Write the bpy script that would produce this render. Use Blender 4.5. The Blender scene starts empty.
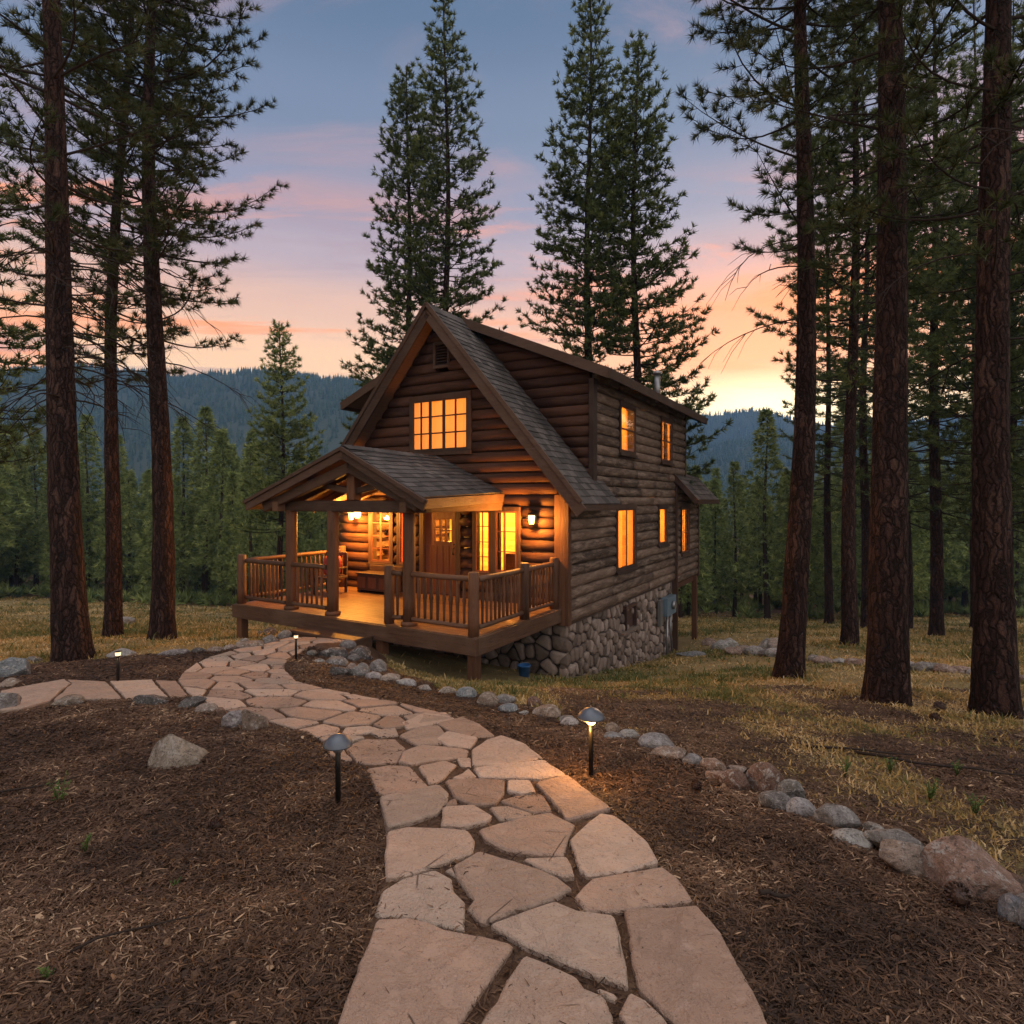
import bpy, bmesh, math, random
import numpy as np
from mathutils import Vector, Matrix, noise
R = math.radians
random.seed(7); rng = np.random.default_rng(7)
scene = bpy.context.scene
COL = scene.collection
def lin(r, g, b):
    f = lambda c: ((c/255+.055)/1.055)**2.4 if c/255 > .04045 else c/255/12.92
    return (f(r), f(g), f(b), 1)
# ------------------------------------------------------------------ camera
EYE = 2.25; FPX = 595.0; HZ = 500.0
cam = bpy.data.cameras.new("camera"); cam_ob = bpy.data.objects.new("camera", cam); COL.objects.link(cam_ob)
cam_ob.location = (0, 0, EYE); cam_ob.rotation_euler = (R(90), 0, 0)
cam.sensor_width = 36; cam.lens = FPX/1024*36; cam.shift_y = -(512-HZ)/1024
cam.clip_start = .05; cam.clip_end = 6000
scene.camera = cam_ob
# ------------------------------------------------------------------ sky, sun, exposure
SUN_AZ, SUN_EL = R(23), R(9)
world = bpy.data.worlds.new("World"); scene.world = world; world.use_nodes = True
def build_world():
    nt = world.node_tree; nt.nodes.clear(); N = nt.nodes.new; L = nt.links.new
    tc = N('ShaderNodeTexCoord'); nrm = N('ShaderNodeVectorMath'); nrm.operation = 'NORMALIZE'
    L(tc.outputs['Generated'], nrm.inputs[0])
    sep = N('ShaderNodeSeparateXYZ'); L(nrm.outputs[0], sep.inputs[0])
    def M(op, a, b=None, c=None, clamp=False):
        m = N('ShaderNodeMath'); m.operation = op; m.use_clamp = clamp
        for i, v in enumerate((a, b, c)):
            if v is None: continue
            if isinstance(v, (int, float)): m.inputs[i].default_value = v
            else: L(v, m.inputs[i])
        return m.outputs[0]
    def MIX(f, a, b, t='MIX'):
        m = N('ShaderNodeMix'); m.data_type = 'RGBA'; m.blend_type = t
        for s, v in ((m.inputs[0], f), (m.inputs[6], a), (m.inputs[7], b)):
            if isinstance(v, (int, float)): s.default_value = v
            elif isinstance(v, tuple): s.default_value = v
            else: L(v, s)
        return m.outputs[2]
    def SS(x, a, b):
        m = N('ShaderNodeMapRange'); m.interpolation_type = 'SMOOTHSTEP'
        L(x, m.inputs[0]); m.inputs[1].default_value = a; m.inputs[2].default_value = b
        return m.outputs[0]
    el = M('MULTIPLY', M('ARCSINE', sep.outputs[2]), 2/math.pi)          # 0 horizon .. 1 zenith
    ramp = N('ShaderNodeValToRGB'); L(el, ramp.inputs[0]); cr = ramp.color_ramp; cr.interpolation = 'EASE'
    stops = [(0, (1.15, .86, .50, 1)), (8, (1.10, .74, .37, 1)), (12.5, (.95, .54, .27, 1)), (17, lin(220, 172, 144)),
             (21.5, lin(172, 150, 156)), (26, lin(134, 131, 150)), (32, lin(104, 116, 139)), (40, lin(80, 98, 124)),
             (46, lin(78, 100, 134)), (57, (1.1, 1.0, .97, 1)), (90, (1.8, 1.62, 1.54, 1))]  # top stops: unseen zenith made brighter than dusk to add overhead fill
    while len(cr.elements) < len(stops): cr.elements.new(.5)
    for e, (a, c) in zip(cr.elements, stops): e.position = a/90; e.color = c
    col = ramp.outputs[0]
    # glow round the point where the sun went down
    sd = Vector((math.sin(SUN_AZ)*math.cos(R(9)), math.cos(SUN_AZ)*math.cos(R(9)), math.sin(R(9))))
    dt = N('ShaderNodeVectorMath'); dt.operation = 'DOT_PRODUCT'; L(nrm.outputs[0], dt.inputs[0]); dt.inputs[1].default_value = sd
    # clouds, laid out on a flat layer overhead
    zz = M('ADD', sep.outputs[2], .06)
    cx = M('DIVIDE', sep.outputs[0], zz); cy = M('DIVIDE', sep.outputs[1], zz)
    cmb = N('ShaderNodeCombineXYZ'); L(cx, cmb.inputs[0]); L(cy, cmb.inputs[1])
    def cloud(scale, sx, sy, rot, off, lo, hi, det=6):
        mp = N('ShaderNodeMapping'); L(cmb.outputs[0], mp.inputs[0]); mp.inputs['Scale'].default_value = (sx, sy, 1)
        mp.inputs['Rotation'].default_value = (0, 0, rot); mp.inputs['Location'].default_value = off
        nz = N('ShaderNodeTexNoise'); L(mp.outputs[0], nz.inputs['Vector']); nz.inputs['Scale'].default_value = scale
        nz.inputs['Detail'].default_value = det; nz.inputs['Roughness'].default_value = .64; nz.inputs['Distortion'].default_value = .8
        return SS(nz.outputs[0], lo, hi)
    band = M('MULTIPLY', SS(el, 7/90, 11/90), M('SUBTRACT', 1, SS(el, 20/90, 29/90)))
    c1 = M('MULTIPLY', cloud(1.7, .34, 1.0, .10, (3.1, 1.7, 0), .49, .62, 9), band)
    ccol = MIX(SS(dt.outputs['Value'], .80, .99), (1.0, .31, .075, 1), (1.05, .25, .02, 1))
    col = MIX(M('MULTIPLY', c1, .9), col, ccol)
    c2 = M('MULTIPLY', cloud(1.5, .5, 1.2, -.1, (8.3, 5.2, 1), .46, .66, 9), M('MULTIPLY', SS(el, 16/90, 22/90), M('SUBTRACT', 1, SS(el, 36/90, 44/90))))
    col = MIX(M('MULTIPLY', c2, .85), col, lin(160, 131, 138))
    c3 = M('MULTIPLY', cloud(2.0, .3, 1.1, .05, (1.3, 9.2, 2), .50, .64, 9), M('MULTIPLY', SS(el, 8/90, 10/90), M('SUBTRACT', 1, SS(el, 15/90, 20/90))))
    col = MIX(M('MULTIPLY', c3, .5), col, lin(176, 128, 122))
    g = M('POWER', M('MAXIMUM', dt.outputs['Value'], 0), 26)
    col = MIX(M('MULTIPLY', g, M('MULTIPLY', M('MULTIPLY', SS(el, 8/90, 13/90), M('SUBTRACT', 1, SS(el, 16/90, 24/90))), .95)), col, (1.08, .23, .012, 1))
    g2 = M('MULTIPLY', M('POWER', M('MAXIMUM', dt.outputs['Value'], 0), 160), M('SUBTRACT', 1, SS(el, 7.5/90, 12/90)))
    col = MIX(g2, col, (1.5, 1.2, .66, 1))
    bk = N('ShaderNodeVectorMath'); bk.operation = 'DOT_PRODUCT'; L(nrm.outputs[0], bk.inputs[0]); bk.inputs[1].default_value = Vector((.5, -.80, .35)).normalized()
    col = MIX(SS(bk.outputs['Value'], .15, .8), col, (.98, .89, .84, 1))      # unseen sky behind the viewer, brightened as added fill light
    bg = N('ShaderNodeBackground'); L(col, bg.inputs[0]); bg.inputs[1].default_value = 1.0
    sky = N('ShaderNodeTexSky'); sky.sky_type = 'NISHITA'; sky.sun_disc = False
    sky.sun_elevation = SUN_EL; sky.sun_rotation = SUN_AZ
    bs = N('ShaderNodeBackground'); L(sky.outputs[0], bs.inputs[0]); bs.inputs[1].default_value = .015
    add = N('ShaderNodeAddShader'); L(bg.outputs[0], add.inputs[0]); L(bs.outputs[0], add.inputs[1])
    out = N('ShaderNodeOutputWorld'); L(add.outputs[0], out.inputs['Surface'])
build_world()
sun = bpy.data.lights.new("sun", 'SUN'); sun.energy = 1.0; sun.angle = R(12); sun.color = (1, .62, .36)
sun_ob = bpy.data.objects.new("sun", sun); COL.objects.link(sun_ob)
sun_ob.rotation_euler = (R(90)-SUN_EL, 0, math.pi-SUN_AZ)
vs = scene.view_settings; vs.view_transform = 'Standard'; vs.look = 'None'; vs.exposure = .48; vs.gamma = 1
vs.use_curve_mapping = False
# ------------------------------------------------------------------ helpers
def link(name, me, mat=None, parent=None):
    o = bpy.data.objects.new(name, me); COL.objects.link(o)
    if mat is not None and me is not None:
        for m in (mat if isinstance(mat, (list, tuple)) else [mat]): me.materials.append(m)
    if parent is not None: o.parent = parent
    return o
def tag(o, label=None, cat=None, group=None, kind=None):
    if label: o['label'] = label
    if cat: o['category'] = cat
    if group: o['group'] = group
    if kind: o['kind'] = kind
    return o
def thing(name, label, cat, loc=(0, 0, 0), rz=0, group=None):
    o = bpy.data.objects.new(name, None); COL.objects.link(o); o.location = loc; o.rotation_euler = (0, 0, rz)
    o.empty_display_size = .1
    return tag(o, label, cat, group)
def copy_tree(o, parent=None):
    c = o.copy(); COL.objects.link(c)
    if parent is not None: c.parent = parent
    for ch in o.children: copy_tree(ch, c)
    return c
def np_mesh(name, V, Fc, rnd=None, smooth=False):
    """uniform faces: Fc (n,k)"""
    me = bpy.data.meshes.new(name); V = np.asarray(V, np.float32); Fc = np.asarray(Fc, np.int32)
    n, k = Fc.shape
    me.vertices.add(len(V)); me.vertices.foreach_set('co', V.ravel())
    me.loops.add(n*k); me.loops.foreach_set('vertex_index', Fc.ravel())
    me.polygons.add(n); me.polygons.foreach_set('loop_start', np.arange(0, n*k, k, dtype=np.int32))
    me.polygons.foreach_set('loop_total', np.full(n, k, np.int32))
    if smooth: me.polygons.foreach_set('use_smooth', np.ones(n, bool))
    if rnd is not None:
        a = me.attributes.new('rnd', 'FLOAT', 'FACE'); a.data.foreach_set('value', np.asarray(rnd, np.float32))
    me.update(calc_edges=True)
    return me
class MB:
    """collects faces for ONE mesh"""
    def __init__(s): s.v = []; s.f = []; s.r = []; s.sm = []; s.q = None
    def face(s, idx, r=None, sm=False): s.f.append(tuple(idx)); s.r.append(s.q if r is None and s.q is not None else (random.random() if r is None else r)); s.sm.append(sm)
    def add(s, vs, fs, r=None, sm=False):
        b = len(s.v); s.v.extend([tuple(x) for x in vs])
        if r is None: r = random.random()
        for f in fs: s.face([b+i for i in f], r, sm)
    def box(s, x0, x1, y0, y1, z0, z1, r=None):
        s.add([(x0, y0, z0), (x1, y0, z0), (x1, y1, z0), (x0, y1, z0), (x0, y0, z1), (x1, y0, z1), (x1, y1, z1), (x0, y1, z1)],
              [(0, 3, 2, 1), (4, 5, 6, 7), (0, 1, 5, 4), (1, 2, 6, 5), (2, 3, 7, 6), (3, 0, 4, 7)], r)
    def bar(s, p, q, w, h, up=(0, 0, 1), r=None):
        """rectangular bar from p to q, w across, h along up"""
        p, q, up = Vector(p), Vector(q), Vector(up); d = (q-p).normalized(); sd = d.cross(up).normalized(); u = sd.cross(d)
        vs = []
        for c in (p, q):
            for a, b in ((-1, -1), (1, -1), (1, 1), (-1, 1)): vs.append(c+sd*a*w/2+u*b*h/2)
        s.add(vs, [(3, 2, 1, 0), (4, 5, 6, 7), (0, 1, 5, 4), (1, 2, 6, 5), (2, 3, 7, 6), (3, 0, 4, 7)], r)
    def tube(s, pts, rad, n=10, r=None, wob=0, sm=True, cap=True):
        pts = [Vector(p) for p in pts]; rad = rad if isinstance(rad, (list, tuple)) else [rad]*len(pts)
        b = len(s.v); r = random.random() if r is None else r
        up = Vector((0, 0, 1)) if abs((pts[-1]-pts[0]).normalized().z) < .9 else Vector((1, 0, 0))
        for i, p in enumerate(pts):
            d = (pts[min(i+1, len(pts)-1)]-pts[max(i-1, 0)]).normalized(); a = d.cross(up).normalized(); c = a.cross(d)
            for k in range(n):
                t = 2*math.pi*k/n; rr = rad[i]*(1+wob*(random.random()-.5))
                s.v.append(tuple(p+(a*math.cos(t)+c*math.sin(t))*rr))
        for i in range(len(pts)-1):
            for k in range(n):
                k2 = (k+1) % n
                s.face((b+i*n+k, b+i*n+k2, b+(i+1)*n+k2, b+(i+1)*n+k), r, sm)
        if cap:
            s.face([b+k for k in range(n)][::-1], r); s.face([b+(len(pts)-1)*n+k for k in range(n)], r)
    def lathe(s, c, prof, n=24, r=None):
        c = Vector(c); b = len(s.v); r = random.random() if r is None else r
        for (rr, z) in prof:
            for k in range(n):
                t = 2*math.pi*k/n; s.v.append((c.x+rr*math.cos(t), c.y+rr*math.sin(t), c.z+z))
        for i in range(len(prof)-1):
            for k in range(n):
                k2 = (k+1) % n; s.face((b+i*n+k, b+i*n+k2, b+(i+1)*n+k2, b+(i+1)*n+k), r, True)
        s.face([b+k for k in range(n)][::-1], r); s.face([b+(len(prof)-1)*n+k for k in range(n)], r)
    def poly(s, pts, ext, r=None):
        """prism: polygon pts moved along ext"""
        n = len(pts); e = Vector(ext); vs = [Vector(p) for p in pts]; vs = vs+[v+e for v in vs]
        s.add(vs, [tuple(range(n))[::-1], tuple(range(n, 2*n))]+[(i, (i+1) % n, n+(i+1) % n, n+i) for i in range(n)], r)
    def build(s, name, mat, parent=None, bevel=0, fix=True):
        me = bpy.data.meshes.new(name); me.from_pydata(s.v, [], s.f)
        me.polygons.foreach_set('use_smooth', s.sm)
        a = me.attributes.new('rnd', 'FLOAT', 'FACE'); a.data.foreach_set('value', s.r)
        if fix:
            bm = bmesh.new(); bm.from_mesh(me); bmesh.ops.recalc_face_normals(bm, faces=bm.faces); bm.to_mesh(me); bm.free()
        me.update(); o = link(name, me, mat, parent)
        if bevel:
            m = o.modifiers.new('bevel', 'BEVEL'); m.width = bevel; m.segments = 2; m.limit_method = 'ANGLE'
        return o
# ------------------------------------------------------------------ ground surface (thin-plate spline through surveyed points)
def P(px, py, d): return ((px-512)*d/FPX, d, EYE-(py-HZ)*d/FPX)
def PL(px, py):                                   # point of the gently falling front yard
    d = 1.445/((py-HZ)/FPX-.1); return P(px, py, d)
CTRL = [PL(512, 1024), PL(0, 1024), PL(1024, 1024), PL(500, 850), PL(400, 745), PL(300, 680), PL(250, 655), P(330, 640, 10.7), P(362, 640, 10.5),
        PL(100, 800), PL(60, 720), P(760, 778, 3.95), PL(1000, 890), P(615, 742, 4.75), P(118, 684, 6.9), P(20, 690, 6.4),
        P(75, 660, 9.5), P(158, 640, 13), P(107, 637, 15), P(243, 639, 12.9), P(150, 625, 22), P(10, 600, 45), P(200, 605, 45),
        P(467, 682, 9.7), P(572, 679, 12.4), P(379, 661, 10.4), P(665, 655, 18.5), P(691, 639, 21.3), P(440, 692, 7.2), P(500, 706, 6.3),
        P(890, 703, 8), P(1003, 718, 7.2), P(793, 678, 10.5), P(851, 645, 17), P(750, 618, 45), P(1000, 622, 40), P(985, 645, 19), P(690, 700, 7.3),
        (-60, 60, -7), (0, 60, -8), (60, 60, -9), (-150, 150, -11), (0, 150, -12), (150, 150, -12), (-150, 10, -2), (150, 10, -4),
        (-60, -30, 2), (60, -30, 1), (0, -30, 3), (0, 0, .8), (0, -8, 1.4), (-8, -2, 1), (8, -2, .7)]
CP = np.array(CTRL); Sc = 10.0
def _U(r2): return np.where(r2 > 0, r2*np.log(r2+1e-12)*.5, 0)
def _tps():
    X = CP[:, :2]/Sc; n = len(X); d2 = ((X[:, None]-X[None])**2).sum(-1)
    K = _U(d2)+np.eye(n)*2e-3; Pm = np.hstack([np.ones((n, 1)), X])
    A = np.zeros((n+3, n+3)); A[:n, :n] = K; A[:n, n:] = Pm; A[n:, :n] = Pm.T
    return np.linalg.solve(A, np.concatenate([CP[:, 2], np.zeros(3)]))
TW = _tps()
def zg(x, y):
    x = np.atleast_1d(np.asarray(x, float)); y = np.atleast_1d(np.asarray(y, float)); sh = x.shape
    q = np.stack([np.clip(x.ravel(), -150, 150), np.clip(y.ravel(), -30, 150)], 1)/Sc; out = np.empty(len(q))
    for i in range(0, len(q), 20000):
        b = q[i:i+20000]; d2 = ((b[:, None]-CP[None, :, :2]/Sc)**2).sum(-1)
        out[i:i+20000] = _U(d2)@TW[:-3]+TW[-3]+b@TW[-2:]
    return out.reshape(sh)
def z1(x, y): return float(zg(x, y)[0])
_D = np.geomspace(.8, 140, 1500)
def hit(px, py):
    """where the line of sight through a pixel of the survey photograph meets the ground"""
    x = (px-512)*_D/FPX; z = EYE-(py-HZ)*_D/FPX; g = zg(x, _D); k = np.argmax(z < g)
    if k == 0: k = len(_D)-1
    a0, a1 = (z-g)[k-1], (z-g)[k]; t = a0/(a0-a1+1e-9); d = _D[k-1]+t*(_D[k]-_D[k-1]); x = (px-512)*d/FPX
    return Vector((x, d, z1(x, d)))
def inpoly(x, y, poly):
    x = np.asarray(x); y = np.asarray(y); c = np.zeros(x.shape, bool); n = len(poly)
    for i in range(n):
        x0, y0 = poly[i][:2]; x1, y1 = poly[(i+1) % n][:2]
        c ^= ((y0 > y) != (y1 > y)) & (x < (x1-x0)*(y-y0)/((y1-y0) if y1 != y0 else 1e-9)+x0)
    return c
# ------------------------------------------------------------------ materials
class NT:
    def __init__(s, name):
        s.m = bpy.data.materials.new(name); s.m.use_nodes = True; s.t = s.m.node_tree; s.t.nodes.clear()
        s.out = s.n('ShaderNodeOutputMaterial')
    def n(s, t, **kw):
        x = s.t.nodes.new(t)
        for k, v in kw.items(): setattr(x, k, v)
        return x
    def l(s, a, b): s.t.links.new(a, b)
    def set(s, sock, v):
        if isinstance(v, (int, float, tuple)): sock.default_value = v
        else: s.l(v, sock)
    def obj(s, scale=(1, 1, 1), world=False):
        if world: o = s.n('ShaderNodeNewGeometry').outputs['Position']
        else: o = s.n('ShaderNodeTexCoord').outputs['Object']
        mp = s.n('ShaderNodeMapping'); s.l(o, mp.inputs[0]); mp.inputs['Scale'].default_value = scale; return mp.outputs[0]
    def noise(s, vec, scale, det=5, rough=.55, dist=0):
        x = s.n('ShaderNodeTexNoise'); s.l(vec, x.inputs['Vector']); x.inputs['Scale'].default_value = scale
        x.inputs['Detail'].default_value = det; x.inputs['Roughness'].default_value = rough; x.inputs['Distortion'].default_value = dist
        return x.outputs[0]
    def vor(s, vec, scale, feat='F1', out='Distance'):
        x = s.n('ShaderNodeTexVoronoi', feature=feat); s.l(vec, x.inputs['Vector']); x.inputs['Scale'].default_value = scale; return x.outputs[out]
    def attr(s, name='rnd'): return s.n('ShaderNodeAttribute', attribute_name=name).outputs['Fac']
    def math(s, op, a, b=0., c=0., clamp=False):
        x = s.n('ShaderNodeMath', operation=op, use_clamp=clamp)
        for i, v in enumerate((a, b, c)): s.set(x.inputs[i], v)
        return x.outputs[0]
    def ramp(s, f, stops):
        x = s.n('ShaderNodeValToRGB'); s.l(f, x.inputs[0]); e = x.color_ramp.elements
        while len(e) < len(stops): e.new(.5)
        for k, (p, c) in zip(e, stops): k.position = p; k.color = c if len(c) == 4 else (*c, 1)
        return x.outputs[0]
    def mr(s, f, a, b, c=0., d=1.):
        x = s.n('ShaderNodeMapRange'); s.l(f, x.inputs[0])
        for i, v in enumerate((a, b, c, d)): x.inputs[i+1].default_value = v
        return x.outputs[0]
    def mix(s, f, a, b, t='MIX'):
        x = s.n('ShaderNodeMix', data_type='RGBA', blend_type=t)
        for k, v in ((0, f), (6, a), (7, b)):
            if isinstance(v, tuple) and len(v) == 3: v = (*v, 1)
            s.set(x.inputs[k], v)
        return x.outputs[2]
    def bump(s, h, dist=.01, st=1., n=None):
        x = s.n('ShaderNodeBump'); s.l(h, x.inputs['Height']); x.inputs['Distance'].default_value = dist; x.inputs['Strength'].default_value = st
        if n is not None: s.l(n, x.inputs['Normal'])
        return x.outputs[0]
    def bsdf(s, col, rough=.8, normal=None, spec=.3, metal=0., **kw):
        b = s.n('ShaderNodeBsdfPrincipled'); s.set(b.inputs['Base Color'], (*col, 1) if isinstance(col, tuple) and len(col) == 3 else col)
        s.set(b.inputs['Roughness'], rough); b.inputs['Specular IOR Level'].default_value = spec; b.inputs['Metallic'].default_value = metal
        if normal is not None: s.l(normal, b.inputs['Normal'])
        for k, v in kw.items(): s.set(b.inputs[k.replace('_', ' ')], v)
        return b.outputs[0]
    def done(s, sh, disp=None): s.l(sh, s.out.inputs['Surface']); return s.m
def wood(name, c1, c2, axis='x', scale=1., rough=.7, wear=.4, worn=(.3, .24, .19), knots=True, blot=0):
    t = NT(name); st = {'x': (1, 14, 14), 'y': (14, 1, 14), 'z': (14, 14, 1)}[axis]; st = tuple(v*scale for v in st)
    r = t.attr(); v = t.obj(st)
    off = t.n('ShaderNodeVectorMath', operation='ADD'); t.l(v, off.inputs[0]); cb = t.n('ShaderNodeCombineXYZ')
    rr = t.math('MULTIPLY', r, 37.); [t.l(rr, cb.inputs[i]) for i in range(3)]; t.l(cb.outputs[0], off.inputs[1]); v = off.outputs[0]
    g = t.noise(v, 1.6, 6, .65, .6); g2 = t.noise(v, 6, 4, .7)
    big = t.noise(t.obj(), 1.1, 4, .6) if not blot else t.noise(t.obj({'x': (1.6, 6, 9), 'y': (6, 1.6, 9), 'z': (8, 8, 1.6)}[axis]), 1.3, 6, .7, .4)
    f = t.math('ADD', t.math('MULTIPLY', g, .6), t.math('MULTIPLY', r, .45))
    f = t.math('ADD', f, t.math('MULTIPLY', t.math('SUBTRACT', g2, .5), .5))
    col = t.ramp(f, [(.28, c1), (.8, c2)])
    col = t.mix(t.math('MULTIPLY', t.mr(big, .45, .75), wear), col, worn)
    if knots:
        kv = t.vor(t.obj(tuple(a*b for a, b in zip(st, (.16, .16, .16)))), 1.5)
        col = t.mix(t.mr(kv, .05, .16, .75, 0.), col, tuple(x*.35 for x in c1))
    crack = t.mr(g2, .3, .42, 0., 1.)
    h = t.math('ADD', g, t.math('MULTIPLY', crack, .6))
    return t.done(t.bsdf(col, rough, t.bump(h, .012), .25))
def plain(name, c, rough=.6, metal=0., bump=0., scale=20., var=.25, spec=.4):
    t = NT(name); n = t.noise(t.obj(), scale, 5, .6)
    col = t.mix(t.math('MULTIPLY', n, var*2), c, tuple(x*.5 for x in c))
    return t.done(t.bsdf(col, rough, t.bump(n, bump) if bump else None, spec, metal))
def emit(name, c, s):
    t = NT(name); e = t.n('ShaderNodeEmission'); e.inputs[0].default_value = (*c, 1); e.inputs[1].default_value = s; return t.done(e.outputs[0])
M = {}
M['log_side'] = wood('weathered_log_y', (.036, .022, .016), (.15, .098, .070), 'y', wear=.9, worn=(.31, .23, .175), blot=1)
M['log_front'] = wood('stained_log_x', (.026, .009, .005), (.082, .033, .018), 'x', wear=.3, worn=(.15, .075, .045), blot=1)
M['trim'] = wood('dark_trim', (.03, .015, .010), (.065, .032, .020), 'z', rough=.6, wear=.1, knots=False)
M['fascia_x'] = wood('fascia_x', (.04, .022, .015), (.095, .054, .036), 'x', rough=.7, wear=.3, worn=(.15, .105, .08))
M['fascia_y'] = wood('fascia_y', (.04, .022, .015), (.095, .054, .036), 'y', rough=.7, wear=.3, worn=(.15, .105, .08))
M['post'] = wood('post_log', (.055, .024, .012), (.14, .062, .031), 'z', rough=.6, wear=.25, worn=(.17, .095, .06))
M['rail_x'] = wood('rail_x', (.06, .029, .016), (.15, .075, .042), 'x', rough=.6, wear=.35, worn=(.2, .14, .1))
M['rail_y'] = wood('rail_y', (.06, .029, .016), (.15, .075, .042), 'y', rough=.6, wear=.35, worn=(.2, .14, .1))
M['deck'] = wood('deck_boards', (.075, .037, .018), (.16, .085, .045), 'x', rough=.5, wear=.2)
M['soffit'] = wood('soffit', (.07, .036, .02), (.16, .085, .048), 'y', rough=.7, wear=.1)
M['inside'] = wood('interior_pine', (.42, .24, .1), (.62, .4, .2), 'x', rough=.6, wear=0)
M['door'] = wood('door_wood', (.10, .035, .018), (.19, .07, .035), 'z', rough=.45, wear=.05, knots=False)
M['darkwood'] = wood('dark_furniture', (.03, .016, .012), (.07, .035, .024), 'x', rough=.5, wear=.05, knots=False)
M['black'] = plain('black_metal', (.018, .016, .015), .45, .6)
M['cap'] = plain('grey_cap', (.10, .115, .14), .42, .5, var=.15)
M['steel'] = plain('galvanised', (.3, .3, .31), .4, .8)
M['meter'] = plain('meter_paint', (.13, .19, .24), .5, .2)
M['blue'] = plain('blue_plastic', (.03, .12, .32), .4)
M['cloth_red'] = None
def shingle_mat():
    t = NT('asphalt_shingle'); r = t.attr(); v = t.obj()
    n = t.noise(v, 130, 3, .7); b = t.noise(v, 1.2, 4, .6)
    col = t.ramp(t.math('ADD', t.math('MULTIPLY', r, .7), t.math('MULTIPLY', b, .4)), [(.15, (.045, .039, .037)), (.55, (.083, .072, .068)), (.95, (.14, .12, .11))])
    col = t.mix(t.mr(n, .35, .65, .35, 0.), col, (.03, .028, .027))
    return t.done(t.bsdf(col, .9, t.bump(n, .004), .2))
M['shingle'] = shingle_mat()
def stone_wall_mat():
    t = NT('foundation_stone'); r = t.attr(); v = t.obj(); n = t.noise(v, 7, 6, .65); f = t.noise(v, 45, 4, .6)
    col = t.ramp(t.math('ADD', t.math('MULTIPLY', r, .65), t.math('MULTIPLY', n, .4)), [(.2, (.085, .062, .05)), (.5, (.19, .142, .115)), (.75, (.29, .23, .195)), (1, (.21, .13, .095))])
    col = t.mix(t.mr(f, .55, .75), col, (.14, .12, .105))
    return t.done(t.bsdf(col, .85, t.bump(t.math('ADD', n, t.math('MULTIPLY', f, .4)), .02), .25))
M['fstone'] = stone_wall_mat()
M['mortar'] = plain('mortar', (.05, .043, .038), .95, bump=.01, scale=40)
def rock_mat():
    t = NT('rock'); oi = t.n('ShaderNodeObjectInfo'); v = t.obj(); base = oi.outputs['Color']
    w = t.n('ShaderNodeVectorMath', operation='ADD'); t.l(v, w.inputs[0]); cb = t.n('ShaderNodeCombineXYZ'); rr = t.math('MULTIPLY', oi.outputs['Random'], 50.)
    [t.l(rr, cb.inputs[i]) for i in range(3)]; t.l(cb.outputs[0], w.inputs[1]); v = w.outputs[0]
    n = t.noise(v, 7, 7, .7, .6); f = t.noise(v, 60, 5, .75); g = t.noise(v, 150, 3, .7); m = t.noise(v, 18, 6, .7, 1.)
    col = t.mix(t.mr(n, .35, .62, .85, 0.), base, (.42, .38, .35), 'MULTIPLY')
    col = t.mix(t.mr(m, .53, .62, 0., .7), col, (.48, .45, .42))
    col = t.mix(t.mr(m, .32, .44, .8, 0.), col, (.06, .05, .043))
    col = t.mix(t.mr(f, .54, .62, 0., .7), col, (.05, .045, .04))
    col = t.mix(t.mr(g, .58, .68, 0., .5), col, (.5, .48, .45))
    h = t.math('ADD', t.math('MULTIPLY', m, 1.), t.math('MULTIPLY', f, .5)); h = t.math('ADD', h, t.math('MULTIPLY', n, .8))
    return t.done(t.bsdf(col, .88, t.bump(h, .045), .2))
M['rock'] = rock_mat()
def flag_mat():
    t = NT('sandstone_flag'); r = t.attr(); v = t.obj(); n = t.noise(v, 2.2, 6, .6, .3); f = t.noise(v, 60, 4, .7); m = t.noise(v, 13, 6, .7, .8)
    col = t.ramp(t.math('ADD', t.math('MULTIPLY', r, .6), t.math('MULTIPLY', n, .5)), [(.15, (.205, .135, .100)), (.55, (.345, .242, .185)), (.95, (.46, .35, .28))])
    col = t.mix(t.mr(t.math('FRACT', t.math('MULTIPLY', r, 7.3)), .55, 1., 0., .6), col, (.30, .245, .20)); col = t.mix(t.mr(n, .5, .72, 0., .45), col, (.40, .24, .165))
    col = t.mix(t.mr(m, .56, .74, 0., .6), col, (.22, .15, .115))
    col = t.mix(t.mr(m, .28, .42, .4, 0.), col, (.46, .36, .31))
    ck = t.mr(t.vor(t.obj((1, 1, 1)), 3.3, 'DISTANCE_TO_EDGE'), 0., .012, 0., 1.)
    ckm = t.math('MULTIPLY', t.math('SUBTRACT', 1., ck), t.mr(t.noise(v, 3.1, 3), .58, .66))
    col = t.mix(t.math('MULTIPLY', ckm, .7), col, (.1, .07, .055))
    col = t.mix(t.mr(f, .60, .68, 0., .65), col, (.09, .062, .05)); col = t.mix(t.mr(t.noise(v, 28, 5, .75, .5), .60, .70, 0., .55), col, (.13, .09, .07))
    g = t.noise(v, 6, 6, .7, .3); h = t.math('ADD', t.math('MULTIPLY', m, .5), t.math('MULTIPLY', f, .35)); h = t.math('ADD', h, t.math('MULTIPLY', t.mr(g, .42, .58), .5)); h = t.math('SUBTRACT', h, t.math('MULTIPLY', ckm, .5))
    return t.done(t.bsdf(col, .8, t.bump(h, .026), .3))
M['flag'] = flag_mat()
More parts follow.
